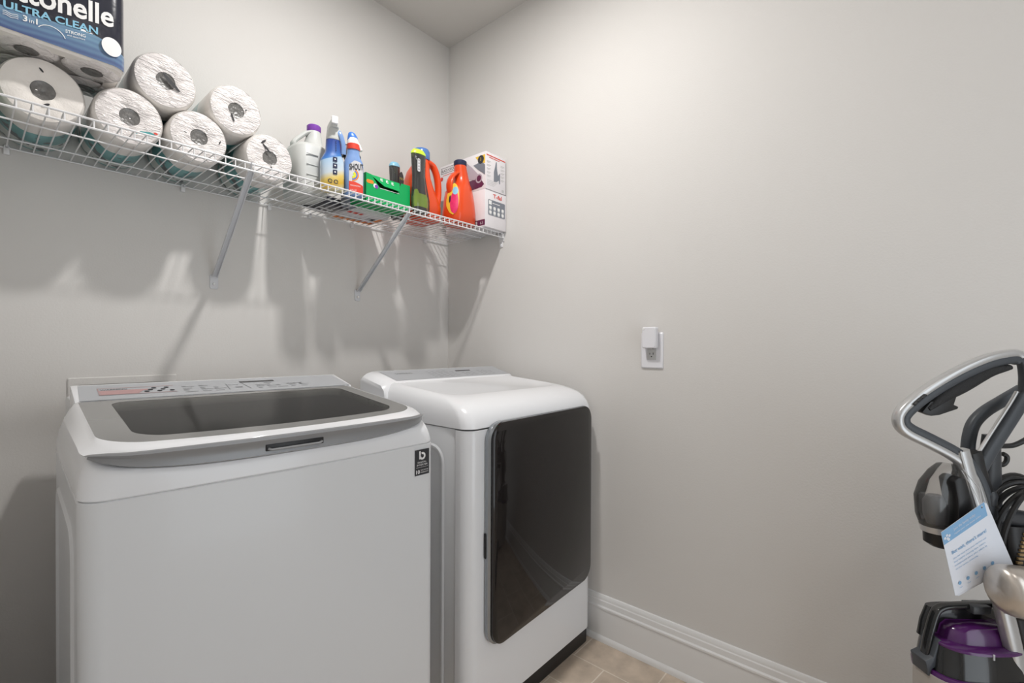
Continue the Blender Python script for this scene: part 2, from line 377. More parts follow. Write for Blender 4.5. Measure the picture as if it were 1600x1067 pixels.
def baseboard(name, p0, p1, nrm):
    prof = [(0,0),(.020,0),(.020,.012),(.017,.020),(.0135,.024),(.0135,.128),(.0165,.131),(.0165,.137),(.012,.142),(.0115,.160),(.009,.164),(.0085,.174),(.005,.181),(0,.1825)]
    p0 = Vector(p0); p1 = Vector(p1); nv = Vector(nrm)
    b = MB(); b.rings([[p + nv*a + Vector((0,0,z)) for a, z in prof] for p in (p0, p1)])
    struct(name, b, M['trim'], angle=25)
baseboard('baseboard_right', (0,0,0), (0,YF,0), (-1,0,0))
baseboard('baseboard_back', (XL,0,0), (0,0,0), (0,-1,0))
baseboard('baseboard_left', (XL,0,0), (XL,YF,0), (1,0,0))

for i, c in enumerate(cans):
    t = thing('ceiling_light', ['round recessed ceiling light above the washing machine', 'added recessed fill light, unseen behind the viewer near the doorway'][i], 'ceiling light', (c[0], c[1], H), 0, 'recessed ceiling lights')
    b = MB(); n = 40
    R = lambda r, z: [(r*math.cos(2*PI*k/n), r*math.sin(2*PI*k/n), z) for k in range(n)]
    b.rings([R(.118, 0), R(.116, -.007), R(.088, -.009), R(.079, -.002), R(.077, .012)], False, False); obj('trim_ring', b, M['trim'], t)
    b = MB(); b.rings([R(.078, -.002), R(.07, .09)], False, True); obj('can', b, M['white'], t)

# ------------------------------------------------------------------ washing machine
W = thing('washing_machine', 'white top-loading washing machine with grey-rimmed glass lid, in the left foreground', 'washing machine', (-1.548, -.905, 0), math.radians(-2.5))
WU = .680; WD = .55
b = MB()
ol = lambda i, z, bow=.012: [(u, v, z) for u, v in outline(i, WU-i, i, WD, .032, .012, bow)]
b.rings([ol(.010, .025), ol(.003, .035), ol(.0, .06), ol(.0, .9265), ol(.002, .9288)])
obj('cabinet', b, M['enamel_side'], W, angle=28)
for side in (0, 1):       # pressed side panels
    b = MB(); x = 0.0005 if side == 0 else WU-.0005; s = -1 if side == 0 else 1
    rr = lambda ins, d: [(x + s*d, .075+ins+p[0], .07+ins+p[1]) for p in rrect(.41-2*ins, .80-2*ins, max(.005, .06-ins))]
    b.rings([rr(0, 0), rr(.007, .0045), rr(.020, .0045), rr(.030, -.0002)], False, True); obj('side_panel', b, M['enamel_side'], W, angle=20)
b = MB()
for u, v in ((.06,.06),(.62,.06),(.06,.49),(.62,.49)):
    b = MB(); b.lathe([(.022,0),(.025,.012),(.018,.03)], (u, v, 0), 16); obj('levelling_foot', b, M['dark'], W)
# top panel around the opening
def rimfront(u): return min(1.0, abs((u-.338)/.325))
def zlow(u, v):
    return (.9665 + .024*rimfront(u)**4*max(0, min(1, 1-(v-.10)/.3))) + max(0, min(1, (v-.02)/.40))*.046
def zdeck(u, v): return zlow(u, v) - .0035
def ring_top(i, j, zf, bow=.012, r=.034):
    return [(u, v, zf(u, v)) for u, v in outline(i, WU-i, j, WD, r, .012, bow)]
b = MB()
rt = [ring_top(.002, .002, lambda u,v: .9292), ring_top(0, 0, lambda u,v: .932)]
for k in range(1, 7):
    t = k/6; g_ = 1-math.cos(t*PI/2); rt.append(ring_top(.024*g_, .010*g_, lambda u,v,t=t: .932 + (zdeck(u,v)-.932)*math.sin(t*PI/2), .012+.004*t, .034+.03*t))
hole = lambda i, z: [(u, v, z(u,v) if callable(z) else z) for u, v in outline(.075+i, WU-.075-i, .065+i, .40-i, .05, .05)]
rt += [hole(0, lambda u,v: zdeck(.333,v)+.001), hole(.004, lambda u,v: zdeck(.333,v)-.008)]
b.rings(rt, False, False); obj('top_panel', b, M['enamel'], W, angle=30)
b = MB(); b.rings([hole(.0041, lambda u,v: zdeck(.333,v)-.0079), hole(.014, .89)], False, False); obj('opening_wall', b, M['softdark'], W, angle=30)
b = MB(); cx, cy = .34, .235
q = outline(.085, WU-.085, .075, .39, .05, .05)
n = len(q); ring0 = [(u, v, .891) for u, v in q]
ring1 = []
for u, v in q:
    a = math.atan2((v-cy)/1.0, (u-cx)); ring1.append((cx + .205*math.cos(a), cy + .148*math.sin(a), .880))
ring2 = [(cx + (x-cx)*.93, cy + (y-cy)*.93, .872) for x, y, z in ring1]
b.rings([ring0, ring1, ring2], False, False); obj('tub_ring', b, M['enamel'], W, angle=30)
b = MB(); ring3 = [(x, y, .60) for x, y, z in ring2]; b.rings([ring2, ring3], False, True); obj('drum', b, M['steel'], W)
b = MB(); b.box((.15, .365, .885), (.475, .392, 1.003)); obj('rear_liner', b, M['enamel'], W, bevel=.004)
b = MB(); b.box((.225, .340, .895), (.395, .364, .988)); obj('detergent_drawer', b, M['lightprint'], W, bevel=.004)
b = MB(); b.box((.030, .535, .03), (.640, .80, 1.035)); obj('unseen_rear_body', b, M['enamel_side'], W, bevel=.01)  # unseen deeper rear, added so the washer shades the wall beside it
# lid
def zglass(v): return 1.0115 + (v-.05)*(.0375/.37)
def lid_o(i, zf, bow=.018, r=.075, dv=0, sd=0): return [(u, v, zf(u, v)) for u, v in outline(.006+i+sd, .670-i-sd*.35, -.001+i+dv, .424, r, .004, bow)]
def zup(u, v): return 1.0035 + max(0, v)/.42*.0445
b = MB()
b.rings([lid_o(.012, lambda u,v: zlow(u,v)-.001, .016), lid_o(.002, zlow), lid_o(0, lambda u,v: zlow(u,v)+.003), lid_o(.002, lambda u,v: (zlow(u,v)+zup(u,v))/2, sd=.005), lid_o(.004, lambda u,v: zup(u,v)-.003, sd=.012),
         lid_o(.007, zup, .018, sd=.013), lid_o(.013, lambda u,v: zglass(v)+.001, .033, .066, .032, .010), lid_o(.0145, lambda u,v: zglass(v)-.002, .033, .066, .0325, .009), lid_o(.03, lambda u,v: zglass(v)-.010, .033, .06, .020), lid_o(.012, lambda u,v: zlow(u,v)-.001, .016)], False, False)
obj('lid', b, M['enamel'], W, angle=32)
b = MB(); wi = lambda i, dz, j=0: [(u, v, zglass(v)+dz) for u, v in outline(.0290+i, .6570-i, .0435+i+j, .421-i*.6, .064, .003, .033)]
inner = lambda dz: [(u, v, zglass(v)+dz) for u, v in outline(.080, .612, .074, .398, .050, .03, .020)]
b.rings([wi(0, -.005), wi(0, 0), inner(0), inner(-.005), wi(0, -.005)], False, False); obj('glass_border', b, M['border'], W, angle=20)
b = MB(); b.rings([inner(-.0045), inner(-.0005)]); obj('glass_window', b, M['lidglass'], W, smooth=False)
# grey handle strip along the front lip of the lid
def strip():
    o = outline(.006, .670, -.001, .424, .075, .004, .018)
    n = len(o); idx = [i for i in range(n) if o[i][1] < .043 and (i < 40)]
    b = MB(); rows = []
    for i in idx:
        u, v = o[i]; p = Vector(o[(i+1) % n]) - Vector(o[i-1]); nr = Vector((p.y, -p.x)).normalized()
        f = min(1, max(0, (.043 - v) / .03)); zl = zlow(u, v)+.0005; zt = zl + (1.0030 - zl) * (0.10 + .90*f**.25)
        rows.append([(u+nr.x*d, v+nr.y*d, zl + (zt-zl)*h) for d, h in ((-.001,0),(.0015,.03),(.0002,.2),(.0004,.52),(.0035,.66),(.0058,.82),(.0040,.96),(-.001,1.0))])
    b.rings(rows, True, True); return b
obj('lid_handle', strip(), M['handle'], W, angle=40)
b = MB()
b.box((.262, -.0212, .974), (.374, -.012, .9865)); obj('handle_slot', b, M['dark'], W, bevel=.001)
b = MB(); b.tube([(.266, -.0205, .979), (.272, -.0235, .9765), (.364, -.0235, .9765), (.370, -.0205, .979)], [(.004,.0025)]*4, 10, flat=(0,0,1)); obj('latch_bar', b, M['handle'], W)
# console
def prism_u(b, prof, u0, u1, r=.006):
    b.rings([[(u0+r if k else u0+r, v, z) for v, z in prof] if 0 else [(u, v, z) for v, z in prof] for k, u in enumerate((u0, u1))]); return b
zc = lambda v: 1.0495 + (v-.424)*(.0305/.126)
b = MB(); prism_u(b, [(.426, .955), (.426, zc(.426)-.002), (.430, zc(.430)), (.545, zc(.545)), (.550, zc(.55)-.006), (.550, .94)], .024, .672)
obj('console', b, M['enamel'], W, bevel=.004)
ang = math.atan(.0305/.126); MT = Matrix(((1,0,0),(0,math.cos(ang),-math.sin(ang)),(0,math.sin(ang),math.cos(ang))))
b = MB(); poly(b, [(0,0),(.634,0),(.626,.112),(.004,.112)], (.0325, .4265, zc(.4265)), mtx=MT, ext=.0008); poly(b, [(0,0),(.634,0),(.626,.112),(.004,.112)], (.0325, .4265, zc(.4265)), mtx=MT, ext=-.001); obj('control_panel', b, M['panel'], W, smooth=False)
def on_con(du, dv): v = .4265+dv*math.cos(ang); return (.0325+du, v, zc(v))
b = MB()
poly(b, rect(.092, .012), on_con(.340, .076), mtx=MT, ext=.0014); obj('display', b, M['display'], W, smooth=False)
b = MB()
poly(b, rect(.150, .052), on_con(.035, .030), mtx=MT, ext=.0012); obj('warning_sticker', b, M['panel'], W, smooth=False)
b = MB(); poly(b, [(0,0),(.07,0),(.082,.02),(.092,.02),(.092,.030),(0,.030)], on_con(.038, .034), mtx=MT, ext=.0016)
poly(b, rect(.148, .0022), on_con(.036, .031), mtx=MT, ext=.0016); poly(b, rect(.148, .0022), on_con(.036, .0795), mtx=MT, ext=.0016); poly(b, rect(.0018, .05), on_con(.0355, .031), mtx=MT, ext=.0016)
obj('sticker_print', b, M['salmon'], W, smooth=False)
b = MB()
put_text(b, 'WARNING', .008, on_con(.04, .066), mtx=MT, width=.05, ext=.0018)
for k in range(7): poly(b, disc(.0055, 0, 0, 10), on_con(.125+.0085*k, .044 + (k % 3)*.012), mtx=MT, ext=.0017)
obj('sticker_text', b, M['inkdark'], W, smooth=False)
b = MB()
for c0, rows in ((.200, 4), (.238, 4), (.268, 3), (.372, 3), (.40, 4), (.425, 2), (.462, 3), (.49, 3)):
    for r in range(rows):
        poly(b, rect(.012 + .008*((r*7+int(c0*1000)) % 3), .0022), on_con(c0, .022+.014*r), mtx=MT, ext=.0014)
        if r % 2: poly(b, rect(.010, .0016), on_con(c0, .027+.014*r), mtx=MT, ext=.0014)
for c0 in (.300, .352): poly(b, [(0,0),(.002,0),(.004 if c0 < .33 else -.008,.05),(.002 if c0 < .33 else -.010,.05)], on_con(c0, .022), mtx=MT, ext=.0014)
put_text(b, 'Normal', .007, on_con(.306, .058), mtx=MT, width=.024, ext=.0014); poly(b, rect(.018, .007), on_con(.318, .035), mtx=MT, ext=.0014)
for k in range(3): poly(b, disc(.0035), on_con(.46+.018*k, .048), mtx=MT, ext=.0014)
obj('panel_print', b, M['inkgrey'], W, smooth=False)
# efficiency sticker at the right edge of the front
yv = -.0045
def on_front(u, z):
    f = 1 - ((u-.34)/.34)**2; return (u, -.012*f - .0008, z)
Ms = Matrix(((1,0,0),(.035,0,-1),(0,1,0)))
b = MB(); poly(b, rect(.044, .064), on_front(.612, .853), mtx=Ms, ext=.0006); obj('motor_sticker', b, M['inkdark'], W, smooth=False, label='black sticker with white lettering')
b = MB(); o0 = on_front(.612, .853)
P = lambda x, z: (o0[0]+x, o0[1]+x*.035, o0[2]+z)
poly(b, rect(.0045, .020), P(.0125, .040), mtx=Ms, ext=.0012); poly(b, arcband(.0045, .0095, -PI/2-.3, PI*.62, .0225, .0475, 16), P(0, 0), mtx=Ms, ext=.0012); poly(b, arcband(.0045, .0095, PI, PI*1.5, .0225, .0475, 8), P(0, 0), mtx=Ms, ext=.0012)
put_text(b, 'DIGITAL', .0042, P(.008, .030), mtx=Ms, width=.027, ext=.0012); put_text(b, 'INVERTER', .0042, P(.0055, .0235), mtx=Ms, width=.033, ext=.0012)
poly(b, rect(.037, .0005), P(.0035, .0195), mtx=Ms, ext=.0012)
put_text(b, '10', .009, P(.0035, .0045), mtx=Ms, width=.011, bold=.02, ext=.0012); put_text(b, 'YEAR MOTOR', .003, P(.0165, .0105), mtx=Ms, width=.024, ext=.0012); put_text(b, 'WARRANTY', .0032, P(.0165, .005), mtx=Ms, width=.024, ext=.0012)
obj('sticker_lettering', b, M['white'], W, smooth=False)

# ------------------------------------------------------------------ dryer
D = thing('dryer', 'white front-loading dryer with a dark glass door, standing in the corner', 'dryer', (-.722, -.905, 0))
DU = .684; DD = .565
dl = lambda i, z, j=None, v0=0, r=.038: [(u, v, z) for u, v in outline(i, DU-i, v0+(i if j is None else j), DD, r, .012)]
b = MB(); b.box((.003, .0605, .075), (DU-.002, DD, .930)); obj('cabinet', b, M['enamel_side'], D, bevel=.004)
b = MB()
fp = [p for p in outline(0, DU, 0, .4, .042, .01, 0, 12, 14)]
k0 = [p for p in fp if p[1] <= .0421]
pan = [tuple(p) for p in k0] ; pan = [(0, .056)] + pan + [(DU, .056)]
b.rings([[(u, v, z) for u, v in pan] for z in (.070, .928)]); obj('front_panel', b, M['enamel'], D, angle=28)
b = MB(); b.box((.014, .014, 0), (DU-.014, .50, .078)); obj('toe_kick', b, M['dark'], D, bevel=.004)
b = MB(); s = -1
rr = lambda ins, d: [(.0015 - d, .105+ins+p[0], .09+ins+p[1]) for p in rrect(.42-2*ins, .785-2*ins, max(.005, .055-ins))]
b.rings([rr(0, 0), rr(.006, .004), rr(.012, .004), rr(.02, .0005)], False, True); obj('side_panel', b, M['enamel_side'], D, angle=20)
# top: softly rounded at the front and sides, rising to the console
tops = [(.9315,.002,.002,0),(.933,0,0,0),(.945,.0005,.002,.05),(.962,.0015,.008,.15),(.980,.005,.020,.35),(.995,.011,.038,.6),(1.007,.021,.062,.8),(1.015,.033,.090,.95),(1.019,.043,.115,1),(1.0195,.047,.122,1),(1.0185,.050,.127,1)]
b = MB(); rg = []
for z, i, j, wq in tops:
    rg.append([(u, v, z + wq*max(0, v-j)*.085) for u, v in outline(i, DU-i, j, .43, .040 + j*.35, .004)])
b.rings(rg, False, True); obj('top_panel', b, M['enamel'], D, angle=40)
b = MB()
def cons(u, k):
    e = 1-k
    return [(u, .38+.03*e, .934), (u, .40+.01*e, 1.00), (u, .415, 1.030-.010*e), (u, .428+.006*e, 1.0495-.012*e), (u, .545, 1.0805-.02*e), (u, .557, 1.078-.022*e), (u, .562, 1.066-.02*e), (u, .562, .934)]
b.rings([cons(-.004, 0), cons(.004, .35), cons(.018, .75), cons(.036, .97), cons(.055, 1), cons(.655, 1), cons(.672, .97), cons(.682, .75), cons(.686, .3)]); obj('console', b, M['enamel'], D, angle=50)
ang2 = math.atan((1.0805-1.0495)/(.545-.428)); MT2 = Matrix(((1,0,0),(0,math.cos(ang2),-math.sin(ang2)),(0,math.sin(ang2),math.cos(ang2))))
def on_dc(du, dv): return (.060+du, .430+dv*math.cos(ang2), 1.050+dv*math.sin(ang2))
b = MB(); pts = [(0,0),(.610,0),(.614,.112),(-.004,.112)]; poly(b, pts, on_dc(0,0), mtx=MT2, ext=.0010); poly(b, pts, on_dc(0,0), mtx=MT2, ext=-.001); obj('control_panel', b, M['panel'], D, smooth=False)
b = MB(); poly(b, rect(.085, .011), on_dc(.345, .068), mtx=MT2, ext=.0016); obj('display', b, M['display'], D, smooth=False)
b = MB(); put_text(b, 'SAMSUNG', .012, on_dc(.045, .068), mtx=MT2, width=.075, ext=.0015)
for c0, rows in ((.19,5),(.215,5),(.245,5),(.275,5),(.305,4),(.36,3),(.385,3),(.41,3),(.46,4),(.49,4),(.52,3)):
    for r in range(rows): poly(b, rect(.012+.004*((r*5+int(c0*1000)) % 3), .0022), on_dc(c0, .018+.015*r), mtx=MT2, ext=.0015)
obj('panel_print', b, M['inkgrey'], D, smooth=False)
# door
b = MB()
def dr(ins, y, z0=.274, z1=.948, x0=.064, x1=.6555, yb=0): return [(x0+ins+p[0], y + yb*(1-(p[0]+ins)/(x1-x0)), z0+ins+p[1]) for p in rrect(x1-x0-2*ins, z1-z0-2*ins, max(.012, .055-ins), n=8)]
b.rings([dr(.004, .002), dr(0, -.003, yb=-.003), dr(0, -.007, yb=-.010), dr(.006, -.009, yb=-.013), dr(.010, -.0085, yb=-.012)], True, True)
obj('door', b, M['frame'], D, angle=40)
b = MB()
b.rings([dr(.001, -.0085, yb=-.012, x0=.072), dr(.0015, -.0115, yb=-.017, x0=.072), dr(.007, -.0135, yb=-.019, x0=.072)], False, True); obj('door_glass', b, M['doorglass'], D, angle=40, label='dark glass door panel')
b = MB(); b.box((.0615, -.010, .545), (.0665, -.002, .62)); obj('door_grip', b, M['dark'], D, bevel=.002)

# ------------------------------------------------------------------ wall things
t = thing('power_outlet', 'white wall outlet plate with a plug-in adapter in its upper socket', 'outlet', (0, -1.1345, 1.1615))
b = MB(); b.rings([[(x, -.0425+i+p[0], -.0665+i+p[1]) for p in rrect(.085-2*i, .133-2*i, .005)] for x, i in ((-.0005, 0), (-.003, 0), (-.006, .004))]); obj('wall_plate', b, M['platewhite'], t, angle=25)
b = MB(); b.box((-.0085, -.017, -.034), (-.004, .017, .034)); obj('receptacle', b, M['outletgrey'], t, bevel=.001)
b = MB()
for s in (-1, 1):
    b.box((-.0092, -.0075, s*.0165+.001), (-.008, -.0055, s*.0165+.009)); b.box((-.0092, .0055, s*.0165+.001), (-.008, .0075, s*.0165+.008)); b.lathe([(.0024, -.0092), (.0024, -.008)], (0, 0, s*.0165-.006), 12, 'x')
obj('socket_slots', b, M['dark'], t)
t = thing('plug_adapter', 'small white plug-in adapter with a round button, plugged into the wall outlet', 'adapter', (-.0095, -1.1345, 1.2))
b = MB(); b.rings([[(x, -.0265+i+p[0], -.030+i+p[1]) for p in rrect(.053-2*i, .078-2*i, .006)] for x, i in ((0, .003), (-.002, 0), (-.022, 0), (-.026, .003))]); obj('housing', b, M['platewhite'], t, angle=30)
b = MB(); b.lathe([(.0035, -.0275), (.0042, -.026)], (0, .019, .041), 16, 'x'); obj('button', b, M['white'], t)
b = MB(); b.box((-.012, -.006, -.0335), (0, .006, -.030)); obj('pass_through', b, M['outletgrey'], t, bevel=.001)

t = thing('laundry_outlet_box', 'white recessed washer supply box on the wall just behind the washing machine', 'supply box', (-1.335, 0, .985))
b = MB()
fr = lambda i, y, w=.266, h=.186: [(-w/2+i+p[0], y, -h/2+i+p[1]) for p in rrect(w-2*i, h-2*i, .004)]
b.rings([fr(0, -.001), fr(0, -.004), fr(.003, -.006), fr(.022, -.006), fr(.024, -.001)], False, True); obj('frame', b, M['wall'], t, angle=25)
b = MB()
for x in (-.06, .06): b.tube([(x, -.006, .02), (x, -.035, .01), (x, -.045, -.03)], .008, 10); b.lathe([(.014, -.02), (.014, -.014)], (x, -.01, .02), 12, 'y')
obj('hose_valves', b, M['silver'], t)

# ------------------------------------------------------------------ wire shelf
S = thing('wire_shelf', 'long white wire shelf running along the back wall above the appliances', 'shelf', (0, 0, 1.700))
SX = -1.774; ZD = .0095
b = MB()
x = -.012; 
while x > SX:
    b.tube([(x, -.006, ZD), (x, -.388, ZD), (x, -.3915, ZD-.003), (x, -.3918, -.012)], .0017, 6); x -= .0254
for y, z, r in ((-.006, ZD-.003, .0026), (-.095, ZD-.0036, .0022), (-.25, ZD-.0036, .0022)): b.tube([(SX, y, z), (-.008, y, z)], r, 8)
obj('wire_deck', b, M['wire'], S)
b = MB(); b.tube([(SX, -.3915, ZD-.0015), (-.008, -.3915, ZD-.0015)], .0028, 8); b.tube([(SX, -.3925, -.013), (-.008, -.3925, -.013)], .0028, 8); obj('front_lip', b, M['wire'], S)
for bx, tx in ((-1.092, -1.112), (-.533, -.545)):
    b = MB()
    pa = Vector((tx, -.385, -.011)); pb = Vector((bx, -.008, -.283)); dirv = (pb-pa).normalized(); sd = Vector((1,0,0)); nn = dirv.cross(sd).normalized()
    for q0, q1 in ((pa, pb),):
        prof = [(-.0085, 0), (.0085, 0), (.0085, .009), (.0065, .009), (.0065, .002), (-.0065, .002), (-.0065, .009), (-.0085, .009)]
        b.rings([[q + sd*a + nn*c for a, c in prof] for q in (q0, q1)])
    b.tube([pa + Vector((0, .002, 0)), (tx, -.388, -.002), (tx, -.3905, .013)], [(.008, .002)]*3, 8, flat=(1,0,0))
    br = obj('support_brace', b, M['bracket'], S, bevel=.0006)
    b = MB(); b.rings([[(bx-.013+i+p[0], y, -.328+i+p[1]) for p in rrect(.026-2*i, .05-2*i, .006)] for y, i in ((-.0005, 0), (-.0035, 0), (-.0045, .001))]); obj('brace_foot', b, M['bracket'], br, angle=25)
    b = MB(); b.lathe([(.0045, -.007), (.0052, -.0045)], (bx, 0, -.311), 12, 'y'); b.box((bx-.003, -.0075, -.3114), (bx+.003, -.0069, -.3106)); obj('screw', b, M['chrome'], br)
for cx_ in (-1.587, -1.185, -.907, -.75, -.562, -.16):
    b = MB(); b.box((cx_-.006, -.012, -.012), (cx_+.006, -.0005, .009)); b.box((cx_-.0045, -.012, .004), (cx_+.0045, -.002, .014)); obj('wall_clip', b, M['wire'], S, bevel=.0015)
b = MB(); b.box((-.0045, -.398, -.030), (-.0005, -.365, .0095)); b.box((-.016, -.398, -.016), (-.0045, -.372, .004)); b.lathe([(.006, -.0085), (.006, -.0045)], (0, -.378, -.046), 12, 'x'); b.box((-.0045, -.388, -.056), (-.0005, -.368, -.030)); obj('end_bracket', b, M['wire'], S, bevel=.001)
b = MB(); b.box((-.014, -.385, .0075-.018), (-.006, -.382, .0075)); obj('end_clip', b, M['softdark'], S)

SZ = 1.7115   # top of the wire deck
# ------------------------------------------------------------------ paper towel rolls
def towel(x, z, r, lab, faces, rot=0, wrapped=True):
    t = thing('paper_towel_roll', lab, 'paper towel roll', (x, -.27, z-r), 0, 'paper towel rolls on the wire shelf')
    L = .255; c = (0, 0, r)
    b = MB(); b.lathe([(r-.006, .0035), (r-.002, .0105), (r, .02), (r, L-.008), (r-.006, L)], c, 64, 'y', cap=False); b.lathe([(.02, L), (r-.006, L)], c, 64, 'y', cap=False)
    obj('wrapper', b, M['towelwrap'], t, angle=50)
    b = MB(); n = 64; rings = []
    for k, (rr_, h) in enumerate(((r-.006, .0035), (r-.018, .0005), (r*.62, 0), (.032, .001), (.0225, .0045))):
        rings.append([(rr_*math.cos(2*PI*i/n), h + .0012*math.sin(3*2*PI*i/n+x*40)*(k > 1) + .0008*math.sin(7*2*PI*i/n), r + rr_*math.sin(2*PI*i/n)) for i in range(n)])
    b.rings(rings, False, False); f = obj('paper_face', b, M['film'] if wrapped else M['paper'], t, angle=60)
    b = MB(); b.lathe([(.0225, .0045), (.0218, .0058), (.0205, .0062), (.0, .0063)], c, 32, 'y', cap=False); obj('core', b, M['core'], t)
    b = MB()
    for (px, pz, w_, h_, a) in faces:
        mt = face_basis('front') @ Matrix.Rotation(a, 3, 'Z'); poly(b, disc(w_, 0, 0, 12, h_), (px, .0, r+pz), mtx=mt, ext=.0014)
    if faces: obj('print_mark', b, M['inkdark'], t, smooth=False)
    return t
RR = .0765
towel(-1.536, SZ+.0788, .0785, 'large paper towel roll without crinkled film, leftmost on the shelf, under the toilet paper pack', [(-.003, .046, .006, .0022, -.9), (.005, -.035, .008, .003, .7)], wrapped=False)
towel(-1.371, SZ+RR, RR, 'lower paper towel roll second from left, with red and teal mark on its face', [])
towel(-1.210, SZ+RR, RR, 'paper towel roll third from left in the lower row, directly left of the shelf brace', [(.053, .0, .006, .0018, 1.2), (-.035, .002, .004, .001, -.3)])
towel(-1.010, SZ+RR, RR, 'rightmost paper towel roll in the lower row, beside the grey jug', [(-.022, .045, .011, .003, .8), (-.012, .026, .018, .0035, -.8), (.004, -.034, .008, .002, -1.0)])
towel(-1.2905, SZ+RR+.1310, RR, 'left of the two upper paper towel rolls, resting highest on the pile', [(.012, -.002, .028, .005, -.75)])
towel(-1.110, SZ+RR+.1172, RR, 'right of the two upper paper towel rolls, crinkled film over its face', [(.026, .008, .004, .0018, .8), (-.012, -.028, .013, .003, -1.2)])
# printed scrap on the second roll
tw = [o for o in bpy.data.objects if o.get('label', '').startswith('lower paper towel roll second')][0]
b = MB(); poly(b, [(0,0),(.028,.004),(.045,.012),(.03,.014),(.01,.010)], (.012, -.0005, RR-.042), ext=.001); obj('teal_print', b, M['teal'], tw, smooth=False)
b = MB(); poly(b, disc(.005, 0, 0, 10, .003), (.056, -.0005, RR-.028), ext=.0012); obj('red_print', b, M['red'], tw, smooth=False)

# ------------------------------------------------------------------ toilet paper pack
PX0, PX1, PY = -1.74, -1.390, -.335
T = thing('toilet_paper_pack', 'black and blue plastic pack of toilet paper lying on the towel rolls', 'toilet paper', (PX1, PY, 1.8695))
b = MB(); w_ = PX1-PX0
def pk(i, z, j=0): return [(p[0]-w_+i, p[1]+i, z) for p in rrect(w_-2*i, .235-2*i, max(.012, .03-i))]
b.rings([pk(.002, .010), pk(0, .02), pk(0, .19), pk(.004, .225), pk(.02, .24), pk(.05, .236)], False, True); obj('film_sleeve', b, M['packdark'], T, angle=50)
b = MB(); b.rings([pk(.001, .010), pk(.006, .003), pk(.03, .0012)], True, False); obj('clear_underside', b, M['paper'], T, angle=50)
for i in range(3):
    for j in range(2):
        c = (-.058-.1165*i, .060+.115*j, 0)
        b = MB(); b.lathe([(.0565, .0045), (.051, .0012), (.046, 0), (.022, 0), (.021, .003), (0, .004)], c, 40, 'z', cap=False); rl = obj('toilet_roll', b, M['film'], T, angle=50)
        b = MB(); b.lathe([(.0205, -.0006), (.0, -.0006)], c, 24, 'z', cap=False); obj('roll_core', b, M['core'], rl)
b = MB()
top = [(-w_+.03, .048), (-.16, .060), (-.09, .066), (-.058, .0675), (-.03, .058), (-.022, .052)]
n = 30; xs = [-w_+.03+(w_-.052)*k/n for k in range(n+1)]
def topz(x):
    for (a, za), (c, zb) in zip(top, top[1:]):
        if a <= x <= c: return za+(zb-za)*(x-a)/(c-a)
    return top[-1][1]
b.add([(x, -.0008, .0085) for x in xs] + [(x, -.0008, topz(x)) for x in xs], [(k, k+1, n+2+k, n+1+k) for k in range(n)]); 
cr = [(-.03+.03*math.sin(a), .03-.0308*math.cos(a)) for a in [PI/2*k/6 for k in range(1, 7)]]
cr = [(-.022, -.0008)] + [( -.03+.0308*math.sin(a), .03-.0308*math.cos(a)) for a in [.25+(PI/2-.25)*k/6 for k in range(0, 7)]]
b.add([(x, y, .0085) for x, y in cr] + [(x, y, .052-.001*k) for k, (x, y) in enumerate(cr)], [(k, k+1, len(cr)+k+1, len(cr)+k) for k in range(len(cr)-1)])
obj('wave_print', b, M['waves'], T, angle=60)
b = MB(); put_text(b, 'ULTRA CLEAN', .0165, (-.213, -.0006, .0515), width=.160, bold=.025, mtx=Matrix(((.990,0,0),(0,0,-1),(.125,1,0))), ext=.0016); obj('blue_lettering', b, M['lightblue'], T, smooth=False)
b = MB(); MW = Matrix(((.99,0,0),(0,0,-1),(.145,1,0)))
put_text(b, 'Cottonelle', .049, (-.262, -.0006, .0695), width=.240, bold=.022, mtx=MW, ext=.0012)
put_text(b, '3', .0125, (-.183, -.0006, .038), mtx=MW, bold=.02, ext=.0016); put_text(b, 'in', .009, (-.173, -.0006, .039), mtx=MW, ext=.0016); put_text(b, '1', .0125, (-.162, -.0006, .0405), mtx=MW, bold=.02, ext=.0016)
put_text(b, 'STRONG', .0072, (-.113, -.0006, .047), width=.036, mtx=MW, bold=.01, ext=.0016); put_text(b, 'and absorbent', .0042, (-.110, -.0006, .0405), width=.032, mtx=MW, ext=.0016)
poly(b, arcband(.024, .0255, .3, 2.6, -.137, .024, 10), (0, -.0006, 0), ext=.0016)
for k in range(3):
    pts = [(-.214+.003*i, .036+.004*k+.0014*math.sin(i*1.1)) for i in range(9)]
    poly(b, pts + [(x, z+.0011) for x, z in reversed(pts)], (0, -.0006, 0), ext=.0016)
obj('white_lettering', b, M['white'], T, smooth=False)
b = MB(); poly(b, disc(.0195, 0, 0, 32, .0225), (-.029, -.0006, .052), mtx=Matrix(((1,0,0),(.10,0,-1),(0,1,0))), ext=.0034); obj('round_window', b, M['white'], T, smooth=False)

# ------------------------------------------------------------------ bottles and boxes on the shelf
t = thing('grey_jug', 'pale grey plastic jug with purple cap beside the rightmost towel roll', 'jug', (-.850, -.175, SZ))
b = MB()
b.loft([(0, 0, 0, .050, .075, 4), (.004, 0, 0, .056, .082, 4), (.03, 0, 0, .058, .084, 4), (.10, 0, 0, .058, .084, 4), (.165, .0, 0, .0575, .08, 3.6), (.178, .002, 0, .055, .074, 3.2), (.186, .014, 0, .043, .055, 2.8), (.196, .026, -.004, .031, .040, 2.4), (.225, .0295, -.006, .0275, .030, 2.1), (.250, .030, -.006, .0235, .0235, 2)])
b.tube(smooth_path([(-.040, -.004, .172), (-.046, -.004, .186), (-.038, -.004, .200), (-.020, -.004, .219), (-.002, -.005, .236), (.016, -.006, .244)]), [(.008, .018)]*31, 12, flat=(0,1,0))
obj('bottle', b, M['jug'], t, angle=60)
b = MB()
